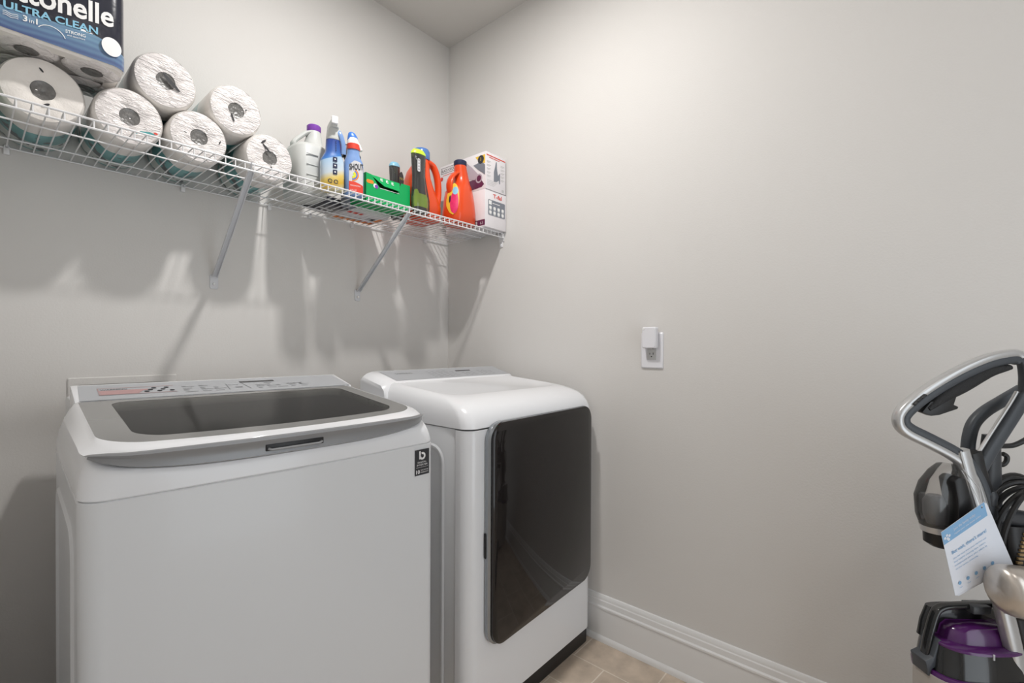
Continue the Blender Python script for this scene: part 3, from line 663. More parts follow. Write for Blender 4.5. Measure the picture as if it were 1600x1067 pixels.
for z in (.062, .098, .135): b.box((-.034, -.0862, z), (.008, -.0825, z+.0025))
obj('moulded_ribs', b, M['jug'], t, bevel=.0008)
b = MB(); b.lathe([(.0235, .249), (.0245, .251), (.0245, .270), (.022, .273)], (.030, -.006, 0), 32); obj('cap', b, M['purplecap'], t)

M['clorox'] = zramp('spray label', [(0, (.72,.66,.40)), (.10, (.82,.52,.04)), (.24, (.82,.62,.16)), (.36, (.60,.68,.74)), (.625, (.34,.50,.68)), (.635, (.06,.20,.52)), (.74, (.04,.12,.40)), (1.0, (.03,.06,.28))], 0, .178, tilt=-.38)
t = thing('cleaner_spray_bottle', 'spray bottle with white trigger and blue to yellow label, left of the pale blue bottle', 'spray bottle', (-.826, -.325, SZ), -.30)
b = MB(); b.loft([(0, 0, 0, .034, .024, 3), (.004, 0, 0, .038, .028, 3), (.08, 0, 0, .039, .029, 3), (.105, 0, 0, .038, .028, 3), (.122, .002, 0, .031, .025, 2.6), (.135, .004, 0, .0265, .022, 2.3), (.178, .005, 0, .0255, .021, 2.2)])
obj('bottle', b, M['clorox'], t, angle=60)
b = MB(); b.loft([(.177, .005, 0, .026, .022, 2.2), (.182, .005, 0, .0255, .0225, 2.4), (.205, .005, 0, .022, .024, 2.6), (.218, .004, .004, .019, .028, 3)]); b.loft([(.214, .003, .006, .016, .040, 4), (.236, .003, .006, .014, .042, 4), (.240, .003, .006, .012, .040, 4)]); obj('trigger_head', b, M['jug'], t, bevel=.001, angle=50)
b = MB(); b.box((-.010, -.046, .221), (.011, -.034, .246)); obj('nozzle', b, M['white'], t, bevel=.002)
b = MB(); b.tube(smooth_path([(.010, -.012, .212), (.022, -.022, .198), (.033, -.022, .165), (.035, -.018, .132)]), [(.008,.0035)]*19, 10, flat=(0,1,0)); obj('trigger', b, M['paleblue'], t)
b = MB()
for z in (.052, .074, .096): poly(b, rrect(.014, .016, .001, -.003, z), (0, -.0295, 0), ext=.001)
for k in range(7): poly(b, disc(.0017), (.008, -.0235, .136+.0062*k), ext=.002)
obj('label_icons', b, M['navy'], t, smooth=False)
b = MB()
for z in (.052, .074, .096): poly(b, disc(.0026, .004, z+.0085), (0, -.0295, 0), ext=.0016)
obj('icon_symbols', b, M['white'], t, smooth=False)
b = MB()
for x in (-.012, .007): poly(b, arcband(.0045, .0075, 0, 1.9*PI, x, .0275, 18), (0, -.0295, 0), ext=.0012)
obj('recycling_marks', b, M['inkdark'], t, smooth=False)

t = thing('stain_remover_bottle', 'pale blue stain remover bottle reading SHOUT with blue tip cap and red collar', 'bottle', (-.744, -.325, SZ), -.38)
b = MB(); b.loft([(0, 0, 0, .031, .021, 3), (.004, 0, 0, .0345, .0245, 3), (.10, 0, 0, .0345, .0245, 3), (.125, 0, 0, .0325, .0235, 2.8), (.142, -.001, 0, .025, .021, 2.4), (.155, -.001, 0, .0225, .019, 2), (.172, -.001, 0, .022, .019, 2)]); obj('bottle', b, M['paleblue'], t, angle=60)
b = MB(); b.lathe([(.0225, .169), (.0225, .188), (.0205, .19)], (-.001, 0, 0), 28); obj('collar', b, M['red'], t, label='red collar')
b = MB(); b.lathe([(.020, .188), (.0195, .200), (.016, .211)], (-.002, 0, 0), 28); b.tube([(.008, 0, .205), (.020, 0, .188), (.026, 0, .172)], [(.006,.009)]*3, 10, flat=(0,1,0)); obj('spray_head', b, M['white'], t)
b = MB(); b.loft([(.204, -.003, 0, .0185, .013, 2.2), (.216, -.003, 0, .0175, .013, 2.4), (.229, -.006, 0, .012, .010, 2.4), (.233, -.007, 0, .007, .007, 2)]); obj('tip_cap', b, M['blue'], t, label='bright blue tip')
def wrap(b, hx, hy, e, yc=0):
    out = []
    for x, y, z in b.v:
        q = min(.985, abs(x)/hx); d = -(yc) - y   # distance in front of the reference plane
        out.append((x, -hy*(1-q**e)**(1/e) - .0004 - d, z))
    b.v = out; return b
def colfill(b, pts, ext, n=14):
    """fills a convex outline with narrow columns so that it can follow a curved surface"""
    x0 = min(p[0] for p in pts); x1 = max(p[0] for p in pts); lo = []; hi = []
    for k in range(n+1):
        x = x0 + (x1-x0)*k/n; x = min(max(x, x0+1e-7), x1-1e-7); zs = []
        for (ax, az), (cx, cz) in zip(pts, pts[1:]+pts[:1]):
            if (ax-x)*(cx-x) <= 0 and ax != cx: zs.append(az+(cz-az)*(x-ax)/(cx-ax))
        lo.append((x, -ext, min(zs))); hi.append((x, -ext, max(zs)))
    b.add(lo + hi, [(k, k+1, n+2+k, n+1+k) for k in range(n)]); return b
def arcq(b, r0, r1, a0, a1, x, z, ext, n=16):
    A = [a0+(a1-a0)*k/n for k in range(n+1)]
    b.add([(x+r0*math.cos(a), -ext, z+r0*math.sin(a)) for a in A] + [(x+r1*math.cos(a), -ext, z+r1*math.sin(a)) for a in A], [(k, k+1, n+2+k, n+1+k) for k in range(n)])
def wobj(name, m, b, hx=.0345, hy=.0245, e=3): return obj(name, wrap(b, hx, hy, e), m, t, smooth=False)
wobj('label_panel', M['lightprint'], colfill(MB(), [(-.019, .018), (.031, .018), (.031, .100), (.022, .122), (.0, .126), (-.019, .108)], .0002))
b = MB()
vs, fs = text_mesh('SHOUT', .021, 0, .02, .049)
b.add([(-.018 + v.x, -.0020, .090 + v.y + .14*v.x) for v in vs], fs); wobj('name_lettering', M['inkdark'], b)
for k, (rad, mt_) in enumerate(((.023, 'orangeprint'), (.0185, 'blue'), (.014, 'yellow'), (.0095, 'lime'))):
    b = MB(); arcq(b, rad-.0046, rad, -PI/2, PI*.32, -.008, .074, .0008+.0002*k); wobj('rainbow_arc', M[mt_], b)
wobj('red_label_block', M['red'], colfill(MB(), [(-.019, .012), (.031, .012), (.031, .040), (.0, .050), (-.019, .050)], .0008))
b = MB()
for txt, z, w_ in (('TRIPLE ACTING', .033, .036), ('22 FL OZ', .017, .022)):
    vs, fs = text_mesh(txt, .0045, 0, 0, w_); b.add([(-.015+v.x, -.0014, z+v.y) for v in vs], fs)
wobj('label_text', M['white'], b)

t = thing('black_trigger_bottle', 'bottle with a black trigger head hidden behind the SHOUT bottle', 'spray bottle', (-.690, -.205, SZ))
b = MB(); b.loft([(0, 0, 0, .028, .022, 3), (.004, 0, 0, .030, .024, 3), (.12, 0, 0, .030, .024, 3), (.15, 0, 0, .014, .014, 2), (.165, 0, 0, .014, .014, 2)]); obj('bottle', b, M['greyprint'], t, angle=60)
b = MB(); b.loft([(.164, 0, 0, .017, .017, 2), (.18, 0, 0, .017, .017, 2.4), (.200, 0, .0, .030, .018, 3), (.226, .002, 0, .035, .016, 3), (.236, .004, 0, .026, .013, 3)]); b.tube([(-.022, 0, .205), (-.038, 0, .180), (-.036, 0, .162)], [(.007,.008)]*3, 10, flat=(0,1,0)); b.tube([(.028, 0, .22), (.042, 0, .205), (.042, 0, .185)], [(.006,.008)]*3, 10, flat=(0,1,0)); obj('trigger_head', b, M['dark'], t, angle=50)

# green carton with a torn-open front flap
t = thing('green_carton', 'bright green carton with its front cut open, right of the SHOUT bottle', 'carton', (-.700, -.335, SZ))
gw, gd, gh = .200, .11, .103
b = MB()
th = .0012
front = [(0,0),(gw,0),(gw,gh),(.158,gh-.001),(.136,.054),(.060,.060),(.022,gh-.002),(0,gh)]
b.rings([[(x, y, z) for x, z in front] for y in (0, th)])
b.box((0, gd-th, 0), (gw, gd, gh)); b.box((0, 0, 0), (th, gd, gh)); b.box((gw-th, 0, 0), (gw, gd, gh)); b.box((0, 0, 0), (gw, gd, th)); b.box((0, .055, gh-th), (gw, gd, gh))
obj('carton_body', b, M['green'], t, smooth=False)
b = MB(); fl = [(.028, .058, gh-.0005), (.166, .058, gh-.0005), (.163, .018, gh-.004), (.148, -.004, gh-.035), (.148, -.004, gh-.036), (.072, -.004, gh-.030), (.024, .018, gh-.003)]
b.add([(.026,.058,gh), (.160,.058,gh), (.158,.012,gh+.002), (.024,.012,gh+.002)], [(0,1,2,3)]); b.add([(.024,.012,gh+.002), (.158,.012,gh+.002), (.146,-.006,gh-.037), (.076,-.006,gh-.035)], [(0,1,2,3)])
obj('open_flap', b, M['green'], t, smooth=False)
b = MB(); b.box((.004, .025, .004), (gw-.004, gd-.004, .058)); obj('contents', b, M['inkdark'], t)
b = MB(); poly(b, rrect(.030, .013, .0062, .003, .066), (0, 0, 0), ext=.0006); obj('orange_logo', b, M['orangeprint'], t, smooth=False)
b = MB(); poly(b, disc(.0075, .045, .060), (0, 0, 0), ext=.0012); obj('purple_spot', b, M['purplecap'], t, smooth=False)
b = MB(); poly(b, disc(.0085, .040, .062), (0, 0, 0), ext=.0008); poly(b, rect(.088, .0018, .060, .0575), (0, 0, 0), ext=.0008)
MF = Matrix(((1,0,0),(0,.51,-.86),(0,.86,.51)))
for k in range(3): poly(b, arcband(.0028, .0062, .4, 5.6, .072+.024*k, .024-.002*k, 14), (0, -.006, gh-.032), mtx=MF, ext=.0014)
for k in range(3): poly(b, rect(.010, .0022, .068+.024*k, .0325-.002*k), (0, -.006, gh-.032), mtx=MF, ext=.0014)
obj('white_print', b, M['white'], t, smooth=False)

# scrub brushes in clear blister shells
def brush(loc, lab, capm, botm, H_, w0, labelcol, gold):
    t = thing('scrub_brush_pack', lab, 'scrub brush', loc, 0, 'scrub brushes in clear packs')
    k = H_/.25
    b = MB(); b.loft([(.075*k, .0, 0, w0*.62, .018, 2), (.105*k, -.002, 0, w0*.56, .016, 2), (.15*k, -.004, 0, w0*.48, .013, 2), (.20*k, -.004, 0, w0*.52, .012, 2), (.235*k, -.004, 0, w0*.60, .012, 2)]); obj('brush_handle', b, M['softdark'], t, angle=60)
    b = MB(); b.loft([(.232*k, -.010, 0, w0*.80, .0185, 2.2), (.242*k, -.010, 0, w0*.76, .018, 2.2), (.251*k, -.010, 0, w0*.58, .014, 2)]); obj('handle_cap', b, M[capm], t, angle=60)
    b = MB(); b.loft([(.022*k, .002, 0, w0*.70, .014, 2), (.035*k, .002, 0, w0*.80, .018, 2), (.065*k, .001, 0, w0*.78, .018, 2), (.092*k, -.002, 0, w0*.60, .015, 2)]); obj('bristle_head', b, M[botm], t, angle=60)
    b = MB(); b.loft([(.003, .002, 0, w0*.6, .013, 2), (.016*k, .002, 0, w0*.74, .016, 2), (.024*k, .002, 0, w0*.70, .015, 2)]); obj('scraper_base', b, M['softdark'], t, angle=60)
    b = MB(); b.loft([(.0005, .002, 0, w0*.8, .018, 2.2), (.02*k, .002, 0, w0*.98, .022, 2.2), (.055*k, .001, 0, w0*1.0, .023, 2.2), (.105*k, -.003, 0, w0*.80, .021, 2.2), (.15*k, -.008, 0, w0*.68, .019, 2.2), (.225*k, -.010, 0, w0*.76, .018, 2.4), (.233*k, -.010, 0, w0*.76, .018, 2.4)]); obj('clear_shell', b, M['clear'], t, angle=60)
    b = MB()
    if gold: poly(b, disc(w0*.42, w0*.30, .175*k, 20, .035), (0, -.021, 0), ext=.001)
    else: poly(b, rrect(.014, .052, .005, -w0*.72, .158*k), (0, -.0205, 0), ext=.001)
    obj('pack_label', b, M[labelcol], t, smooth=False)
    b = MB()
    if gold: put_text(b, 'MAX', .011, (w0*.02, -.021, .175*k), width=.022, ext=.0016)
    else:
        for r in range(4): poly(b, disc(.0025), (-w0*.72+.007, -.0205, .167*k+.012*r), ext=.0016)
    obj('pack_print', b, M['gold' if gold else 'inkdark'], t, smooth=False)
brush((-.459, -.347, SZ), 'clear pack holding a black handled brush with lime green cap, right of the green carton', 'lime', 'lime', .250, .043, 'lightprint', False)
brush((-.466, -.195, SZ), 'clear pack holding a dark brush with light blue cap, behind the green carton', 'lightblue', 'softdark', .236, .030, 'softdark', True)

# orange detergent jugs
t = thing('orange_detergent_jug', 'orange detergent jug with translucent blue cap and big side handle', 'detergent jug', (-.366, -.238, SZ))
b = MB(); b.loft([(0, 0, 0, .058, .070, 3.4), (.005, 0, 0, .063, .080, 3.4), (.06, 0, 0, .064, .084, 3.2), (.095, -.008, 0, .055, .082, 3), (.13, -.018, 0, .044, .08, 2.8), (.175, -.026, 0, .036, .074, 2.6), (.215, -.020, 0, .036, .06, 2.4), (.245, -.006, 0, .034, .045, 2.2), (.262, 0, 0, .032, .034, 2), (.272, 0, 0, .030, .030, 2)])
hp = smooth_path([(.010, -.03, .255), (.034, -.035, .243), (.048, -.040, .212), (.054, -.044, .170), (.053, -.046, .12), (.046, -.046, .07)])
b.tube(hp, [(.0125, .018)]*len(hp), 14, flat=(0,1,0)); obj('bottle', b, M['orange'], t, angle=60)
b = MB(); b.loft([(.268, 0, 0, .034, .034, 2), (.272, 0, 0, .036, .036, 2), (.305, 0, 0, .035, .035, 2), (.314, -.002, 0, .031, .031, 2), (.318, -.003, 0, .022, .022, 2)]); obj('cap', b, M['bluecap'], t, angle=50)

t = thing('orange_fabric_softener_jug', 'orange jug with navy cap, slanted handle hole and yellow and pink round label', 'detergent jug', (-.223, -.322, SZ))
b = MB(); b.loft([(0, 0, 0, .062, .055, 3), (.005, 0, 0, .067, .061, 3), (.05, 0, 0, .070, .064, 2.8), (.10, .0, 0, .066, .062, 2.6), (.145, .0, 0, .059, .056, 2.5), (.168, .006, 0, .049, .050, 2.3), (.185, .012, 0, .038, .042, 2.1), (.215, .010, -.002, .033, .035, 2), (.245, .005, -.004, .029, .030, 2), (.268, .003, -.004, .0265, .027, 2)])
hp = smooth_path([(-.008, -.004, .232), (-.030, -.004, .222), (-.050, -.004, .200), (-.060, -.004, .172), (-.058, -.004, .145), (-.048, -.004, .115)])
b.tube(hp, [(.009, .020)]*len(hp), 14, flat=(0,1,0)); obj('bottle', b, M['orange'], t, angle=60)
b = MB(); b.lathe([(.0275, .264), (.0290, .267), (.0290, .284), (.026, .287)], (.003, -.004, 0), 32); obj('cap', b, M['navy'], t)
# round label follows the jug's curved side
def jug_label(name, m, fr0, fr1, z0, z1, ext, inset=1.0):
    b = MB(); rows = []
    nz = 14; na = 12
    for i in range(nz+1):
        z = z0 + (z1-z0)*i/nz; tt = (i/nz*2-1); half = math.sqrt(max(0, 1-tt*tt))*inset; row = []
        am = math.radians((fr0+fr1)/2); ah = math.radians((fr1-fr0)/2)*half
        hx = .0700 - max(0, z-.06)*.12; hy = .064 - max(0, z-.06)*.09
        for j in range(na+1):
            a = am - ah + 2*ah*j/na; c, s_ = math.cos(a), math.sin(a); e = 2.7
            row.append(((hx+ext)*math.copysign(abs(c)**(2/e), c), (hy+ext)*math.copysign(abs(s_)**(2/e), s_), z))
        rows.append(row)
    b.rings(rows, False, False, closed=False); return obj(name, b, m, t, angle=80)
jug_label('round_label', M['yellow'], 176, 232, .030, .172, .0015)
jug_label('label_photo', M['pink'], 188, 231, .034, .138, .0022, .92)
jug_label('label_blue_spot', M['lightblue'], 198, 226, .118, .154, .0025)
jug_label('label_mark', M['inkdark'], 184, 192, .085, .118, .0028)

# appliance boxes in the corner
t = thing('multicooker_box', 'lower of two boxes in the corner, pinkish white with grey pictogram grid reading T-fal', 'box', (-.1465, -.410, SZ+.0005))
bw, bd, bh = .1425, .26, .168
b = MB(); b.box((0, 0, 0), (bw, bd, bh)); obj('box', b, M['cartonw'], t, bevel=.0012)
b = MB(); poly(b, rrect(.113, .070, .005, .020, .056), (0, 0, 0), ext=.0007); obj('pictogram_panel', b, M['greyprint'], t, smooth=False)
b = MB()
poly(b, rect(.018, .018, .024, .104), (0, 0, 0), ext=.0012); poly(b, rect(.05, .003, .048, .111), (0, 0, 0), ext=.0012)
for r in range(2):
    for c in range(4): poly(b, rrect(.016, .014, .004, .026+.0275*c, .063+.021*r), (0, 0, 0), ext=.0012); poly(b, rect(.014, .002, .027+.0275*c, .0595+.021*r), (0, 0, 0), ext=.0012)
obj('pictograms', b, M['white'], t, smooth=False)
b = MB(); put_text(b, 'T-fal', .018, (.052, 0, .138), width=.058, bold=.02, ext=.0010); obj('brand_lettering', b, M['red'], t, smooth=False)
b = MB(); poly(b, rrect(.082, .026, .004, .004, .006), (0, .086, 0), 'left', ext=.0008); obj('side_badge', b, M['plum'], t, smooth=False)
b = MB(); put_text(b, '6.5', .012, (0, .030, .012), 'left', ext=.0014); poly(b, rrect(.028, .016, .003, .010, .011), (0, .086, 0), 'left', ext=.0012); obj('badge_print', b, M['lightprint'], t, smooth=False)

t = thing('steam_iron_box', 'upper of two boxes in the corner, showing a plum steam iron and reading BLACK+DECKER', 'box', (-.1455, -.413, SZ+.1700), 0)
bw, bd, bh = .134, .31, .166
b = MB(); b.box((0, 0, 0), (bw, bd, bh)); obj('box', b, M['cartonw'], t, bevel=.0012)
b = MB()
poly(b, rect(.134-.008, .0045, .004, .150), (0, 0, 0), ext=.0007); poly(b, rect(.07, .003, .020, .142), (0, 0, 0), ext=.0007); obj('red_headline', b, M['red'], t, smooth=False)
b = MB()
for c0, rows in ((.006, 5), (.098, 5)):
    for r in range(rows): poly(b, rect(.026, .0022, c0, .060+.016*r), (0, 0, 0), ext=.0007); poly(b, rect(.018, .0018, c0, .055+.016*r), (0, 0, 0), ext=.0007)
for r in range(4): poly(b, rect(.07-.008*r, .0016, .008, .040-.007*r), (0, 0, 0), ext=.0007)
poly(b, rect(.016, .012, .106, .006), (0, 0, 0), ext=.0007)
obj('small_print', b, M['outletgrey'], t, smooth=False)
b = MB(); poly(b, [(.052,.042),(.052,.085),(.060,.11),(.066,.135),(.071,.135),(.073,.105),(.080,.075),(.092,.090),(.094,.086),(.094,.040),(.088,.040),(.086,.055),(.070,.045)], (0, 0, 0), ext=.0007); obj('iron_drawing', b, M['greyprint'], t, smooth=False)
# left side of the box: coordinates run from the back of the box towards its front corner
Lp = lambda name, m, pts, ext=.0007: decal(name, m, t, lambda b: poly(b, pts, (0, bd, 0), 'left', ext=ext))
Lp('iron_soleplate', M['greyprint'], [(.150,.128),(.163,.136),(.160,.06),(.172,.018),(.185,.006),(.170,.010),(.152,.040)], .0006)
Lp('iron_body', M['plum'], [(.152,.115),(.165,.075),(.185,.052),(.225,.052),(.262,.070),(.300,.020),(.285,.010),(.190,.006),(.176,.014),(.162,.050)], .0009)
M['lavender'] = mat('lavender print', (.50, .43, .49), .4)
Lp('iron_handle', M['lavender'], [(.158,.142),(.175,.150),(.222,.112),(.262,.072),(.240,.050),(.200,.060),(.178,.085),(.172,.115)], .0011)
Lp('iron_dial', M['lavender'], disc(.021, .268, .052, 22), .0013)
Lp('iron_dial_core', M['plum'], disc(.014, .268, .052, 22), .0015)
Lp('iron_tank', M['greyprint'], [(.232,.118),(.285,.124),(.306,.105),(.306,.060),(.282,.078),(.262,.092)], .0012)
Lp('orange_burst', M['yellow'], [(.245,.152),(.306,.152),(.306,.112),(.268,.126)], .0010)
Lp('round_badge', M['inkdark'], disc(.019, .280, .134, 22), .0016)
decal('badge_number', M['yellow'], t, lambda b: put_text(b, '3', .012, (0, bd-.276, .130), 'left', ext=.0020))
def bd_logo(b):
    for q in (rect(.115, .0016, .008, .154), rect(.115, .0016, .008, .128), rect(.0016, .027, .008, .128), rect(.0016, .027, .1225, .128)): poly(b, q, (0, bd, 0), 'left', ext=.0008)
    put_text(b, 'BLACK+DECKER', .013, (0, bd-.013, .135), 'left', width=.105, ext=.0009)
decal('brand_lettering', M['inkdark'], t, bd_logo)
decal('red_dot', M['red'], t, lambda b: (poly(b, disc(.010, .012, .105), (0, bd, 0), 'left', ext=.0009), poly(b, rect(.10, .002, .02, .118), (0, bd, 0), 'left', ext=.0009)))

# flat packs lying at the back of the shelf
t = thing('refill_bag', 'flat white and orange bag lying on the shelf behind the green carton', 'bag', (-.575, -.098, SZ+.002))
def pillow(b, w, d, h, mi=0):
    rings = []
    for k, (s_, z) in enumerate(((.5, 0), (.9, .001), (1.0, h*.35), (.98, h*.6), (.8, h*.9), (.3, h))):
        rings.append([(p[0]*s_, p[1]*s_, z) for p in [(x-w/2, y-d/2) for x, y in rrect(w, d, .012)]])
    b.rings(rings, True, True, mi)
b = MB(); pillow(b, .20, .15, .04); obj('bag_film', b, M['cartonw'], t, angle=60)
b = MB(); poly(b, rect(.185, .028, -.093, .045), (0, 0, 0), 'top', ext=-.0012); poly(b, rect(.03, .07, .063, -.035), (0, 0, 0), 'top', ext=-.0012); obj('orange_band', b, M['orangeprint'], t, smooth=False)
b = MB(); poly(b, rect(.07, .022, -.093, -.06), (0, 0, 0), 'top', ext=-.0012); poly(b, rect(.06, .012, .02, .036), (0, 0, 0), 'top', ext=-.0012); obj('red_band', b, M['red'], t, smooth=False)
b = MB(); poly(b, rect(.03, .025, .03, -.02), (0, 0, 0), 'top', ext=-.0016); poly(b, rect(.04, .008, -.02, .02), (0, 0, 0), 'top', ext=-.0016); obj('dark_print', b, M['inkdark'], t, smooth=False)
t = thing('black_plastic_bag', 'crumpled black plastic bag lying on the shelf behind the spray bottles', 'bag', (-.735, -.110, SZ+.002), .25)
b = MB(); pillow(b, .115, .16, .035); o = obj('bag_film', b, M['packdark'], t, angle=60)
b = MB(); poly(b, rect(.06, .02, -.03, -.01), (0, 0, 0), 'top', ext=-.001); poly(b, rect(.04, .012, -.03, .03), (0, 0, 0), 'top', ext=-.001); obj('bag_print', b, M['outletgrey'], t, smooth=False)
t2 = thing('green_package', 'dark green package at the far left end of the shelf, beside the large towel roll', 'package', (-1.690, -.20, SZ))
b = MB(); b.box((-.05, -.09, 0), (.03, .09, .12)); obj('box', b, M['greendark'], t2, bevel=.004)
b = MB(); poly(b, rect(.06, .03, -.035, .03), (0, -.09, 0), ext=.0008); obj('label_panel', b, M['white'], t2, smooth=False)

# ------------------------------------------------------------------ carpet cleaner by the right wall
# local frame: x = along the machine's side (left to right in view), y = depth away, z = up; stands at an angle to the wall
VZ = math.atan2(Rv.y, Rv.x)
org = Vector((-1.65618569, -1.87048829, 0)) + Vector((Fv.x, Fv.y, 0)).normalized()*1.0 + Vector((Rv.x, Rv.y, 0)).normalized()*1.03
V = thing('carpet_cleaner', 'upright carpet cleaner with looped silver and black handle and purple tank, at the right wall', 'carpet cleaner', tuple(org), VZ)
mm = lambda L, y=0: [(x/1000, y, z/1000) for x, z in L]
# lower body and base
b = MB(); b.loft([(.045, .00, -.02, .13, .10, 3), (.12, .0, -.02, .125, .10, 3), (.22, -.02, -.01, .115, .09, 3), (.36, -.028, 0, .106, .066, 3), (.440, -.030, 0, .106, .063, 3), (.468, -.030, 0, .106, .063, 3)]); obj('lower_body', b, M['beige'], V, angle=50)
b = MB(); b.loft([(.006, -.09, -.03, .17, .115, 4), (.03, -.09, -.03, .18, .12, 4), (.09, -.05, -.03, .15, .11, 3.4), (.12, .0, -.02, .12, .10, 3)]); obj('floor_nozzle', b, M['charcoal'], V, angle=50)
for s_ in (-1, 1):
    b = MB(); b.lathe([(.06, s_*.07), (.07, s_*.074), (.07, s_*.09), (.055, s_*.095)], (.09, -.03, .0705), 28, 'y'); obj('wheel', b, M['rubber'], V)

# looped handle: silver outer shell, black inner shell
arm = [(-8, 815), (-17, 856), (-33, 897), (-55, 930), (-85, 953), (-137, 980), (-181, 1002), (-195, 1020), (-186, 1042), (-140, 1080), (-72, 1121), (-10, 1148), (38, 1158), (52, 1154)]
P_ = smooth_path(mm(arm), 6)
def offs(P, d):
    out = []
    for i, p in enumerate(P):
        t_ = (P[min(i+1, len(P)-1)] - P[max(i-1, 0)]).normalized(); out.append(p + Vector((-t_.z, 0, t_.x)) * d)
    return out
b = MB(); Q = offs(P_, .008); b.tube(Q, [(.0135, .0065 + .002*math.sin(PI*i/len(Q))) for i in range(len(Q))], 14, flat=(0,1,0)); 
def flatstrip(b, P, hy, hz, e=4, n=16, y=0):
    rings = []
    for i, p in enumerate(P):
        t_ = (P[min(i+1, len(P)-1)] - P[max(i-1, 0)]).normalized(); nn_ = Vector((-t_.z, 0, t_.x)); h = hz[i] if isinstance(hz, list) else hz
        ring = []
        for k in range(n):
            a = 2*PI*k/n; c, s_ = math.cos(a), math.sin(a)
            ring.append(p + Vector((0, y + hy*math.copysign(abs(c)**(2/e), c), 0)) + nn_*(h*math.copysign(abs(s_)**(2/e), s_)))
        rings.append(ring)
    b.rings(rings); return b
b = flatstrip(MB(), offs(P_, .0080), .011, .0085, 3); obj('handle_shell', b, M['silver'], V, angle=60, label='silver outer shell of the looped handle')
b = flatstrip(MB(), offs(P_, -.0050), .0105, .0095, 3); obj('handle_inner', b, M['charcoal'], V, angle=60)
g = smooth_path(mm([(-152, 1058), (-113, 1086), (-72, 1109), (-17, 1139), (28, 1150)]), 5)
b = flatstrip(MB(), offs(g, -.014), .011, [.006+.009*math.sin(PI*i/(len(g)-1)) for i in range(len(g))], 2.4); obj('grip', b, M['rubber'], V, angle=70)
b = MB(); b.rings([[(x/1000, y, z/1000) for x, z in [(-158, 1040), (-137, 1032), (-120, 1034), (-82, 1047), (-80, 1052), (-90, 1056), (-84, 1075), (-140, 1062)]] for y in (-.008, .008)]); obj('trigger', b, M['dark'], V, bevel=.002)
b = MB()
for L in ([(-178, 1053), (-172, 1060)], [(-171, 1060), (-164, 1067)], [(-163, 1067), (-154, 1075)]):
    flatstrip(b, [Vector(p) for p in mm(L)], .006, .0022, 4)
ob = obj('handle_slots', b, M['dark'], V, bevel=.0005); ob.location = (-.002, -.011, .003)
dg = smooth_path(mm([(44, 1160), (61, 1146), (66, 1120), (66, 1096), (64, 1072), (48, 1042), (22, 1000), (-6, 955), (-26, 918)]), 5)
b = flatstrip(MB(), dg, .009, [.007 if p.z > 1.08 else .0135 for p in dg], 3.2); obj('handle_strut', b, M['charcoal'], V, angle=60)
b = flatstrip(MB(), offs(smooth_path(mm([(62, 1078), (46, 1050), (18, 1006), (-10, 961), (-36, 920)]), 4), -.0125), .0035, .0028, 3); obj('strut_edge', b, M['silver'], V, angle=60)
# second, darker loop behind with a straight bar
l2 = smooth_path([(x/1000, .045, z/1000) for x, z in [(-4, 904), (-8, 940), (-6, 975), (4, 1008), (28, 1034), (66, 1058), (110, 1084)]], 5)
b = flatstrip(MB(), l2, .010, .012, 3.2); obj('carry_loop', b, M['charcoal'], V, angle=60)
b = MB(); b.tube(smooth_path([(.02, .03, .962), (.062, .03, .961), (.084, .028, .966), (.12, .025, .988)]), .0055, 10); obj('cord_bar', b, M['dark'], V)
b = MB(); b.loft([(.80, .026, .03, .020, .018, 3), (.90, .025, .03, .018, .017, 3), (.985, .028, .03, .013, .014, 3)]); obj('rear_post', b, M['softdark'], V, angle=60)
b = MB(); b.tube(smooth_path([(.040, .03, .931), (.052, .03, .919), (.062, .03, .926), (.063, .03, .938), (.054, .03, .944)]), .0048, 10); obj('cord_hook', b, M['dark'], V)
# silver column down to the base
pl = [Vector(p) for p in mm([(-70, 958), (-53, 900), (-37, 852), (-22, 800), (5, 706), (38, 580), (72, 440), (95, 330), (100, 200)])]
pl = smooth_path(pl, 4)
b = flatstrip(MB(), pl, .012, .0150, 4); obj('column', b, M['silver'], V, angle=50)
b = flatstrip(MB(), [p + Vector((.029, .002, -.004)) for p in pl], .012, .014, 4); obj('column_inner', b, M['dark'], V, angle=50)
b = flatstrip(MB(), [p + Vector((-.0095, -.0125, 0)) for p in pl[:20]], .001, .0022, 2); obj('column_ridge', b, M['outletgrey'], V, angle=50)
# formula bottle hung on the back of the column, clear with a black cap at the bottom
b = MB(); b.loft([(.790, -.108, .01, .030, .026, 2), (.815, -.112, .01, .034, .030, 2.2), (.855, -.113, .01, .035, .031, 2.4), (.885, -.108, .01, .031, .028, 2.4), (.912, -.096, .01, .025, .022, 2.2), (.926, -.090, .01, .016, .015, 2)]); obj('formula_bottle', b, M['clear'], V, angle=60, label='clear bottle')
b = MB(); b.loft([(.796, -.106, .012, .018, .016, 2), (.815, -.110, .012, .022, .018, 2), (.845, -.112, .012, .022, .018, 2), (.858, -.112, .012, .014, .012, 2)]); obj('measuring_cup', b, M['inkgrey'], V, angle=60)
b = MB(); b.loft([(.780, -.106, .01, .030, .028, 2), (.793, -.107, .01, .032, .029, 2)]); obj('bottle_collar', b, M['silver'], V, angle=50)
b = MB(); b.loft([(.748, -.098, .01, .020, .020, 2), (.756, -.103, .01, .027, .025, 2), (.781, -.103, .01, .028, .026, 2)]); obj('bottle_cap', b, M['dark'], V, angle=50)
b = MB(); b.rings([[(x/1000, y, z/1000) for x, z in [(-108, 900), (-98, 908), (-84, 906), (-76, 880), (-62, 800), (-60, 772), (-96, 772), (-100, 860)]] for y in (-.030, .010)]); obj('bottle_holder', b, M['dark'], V, bevel=.004)
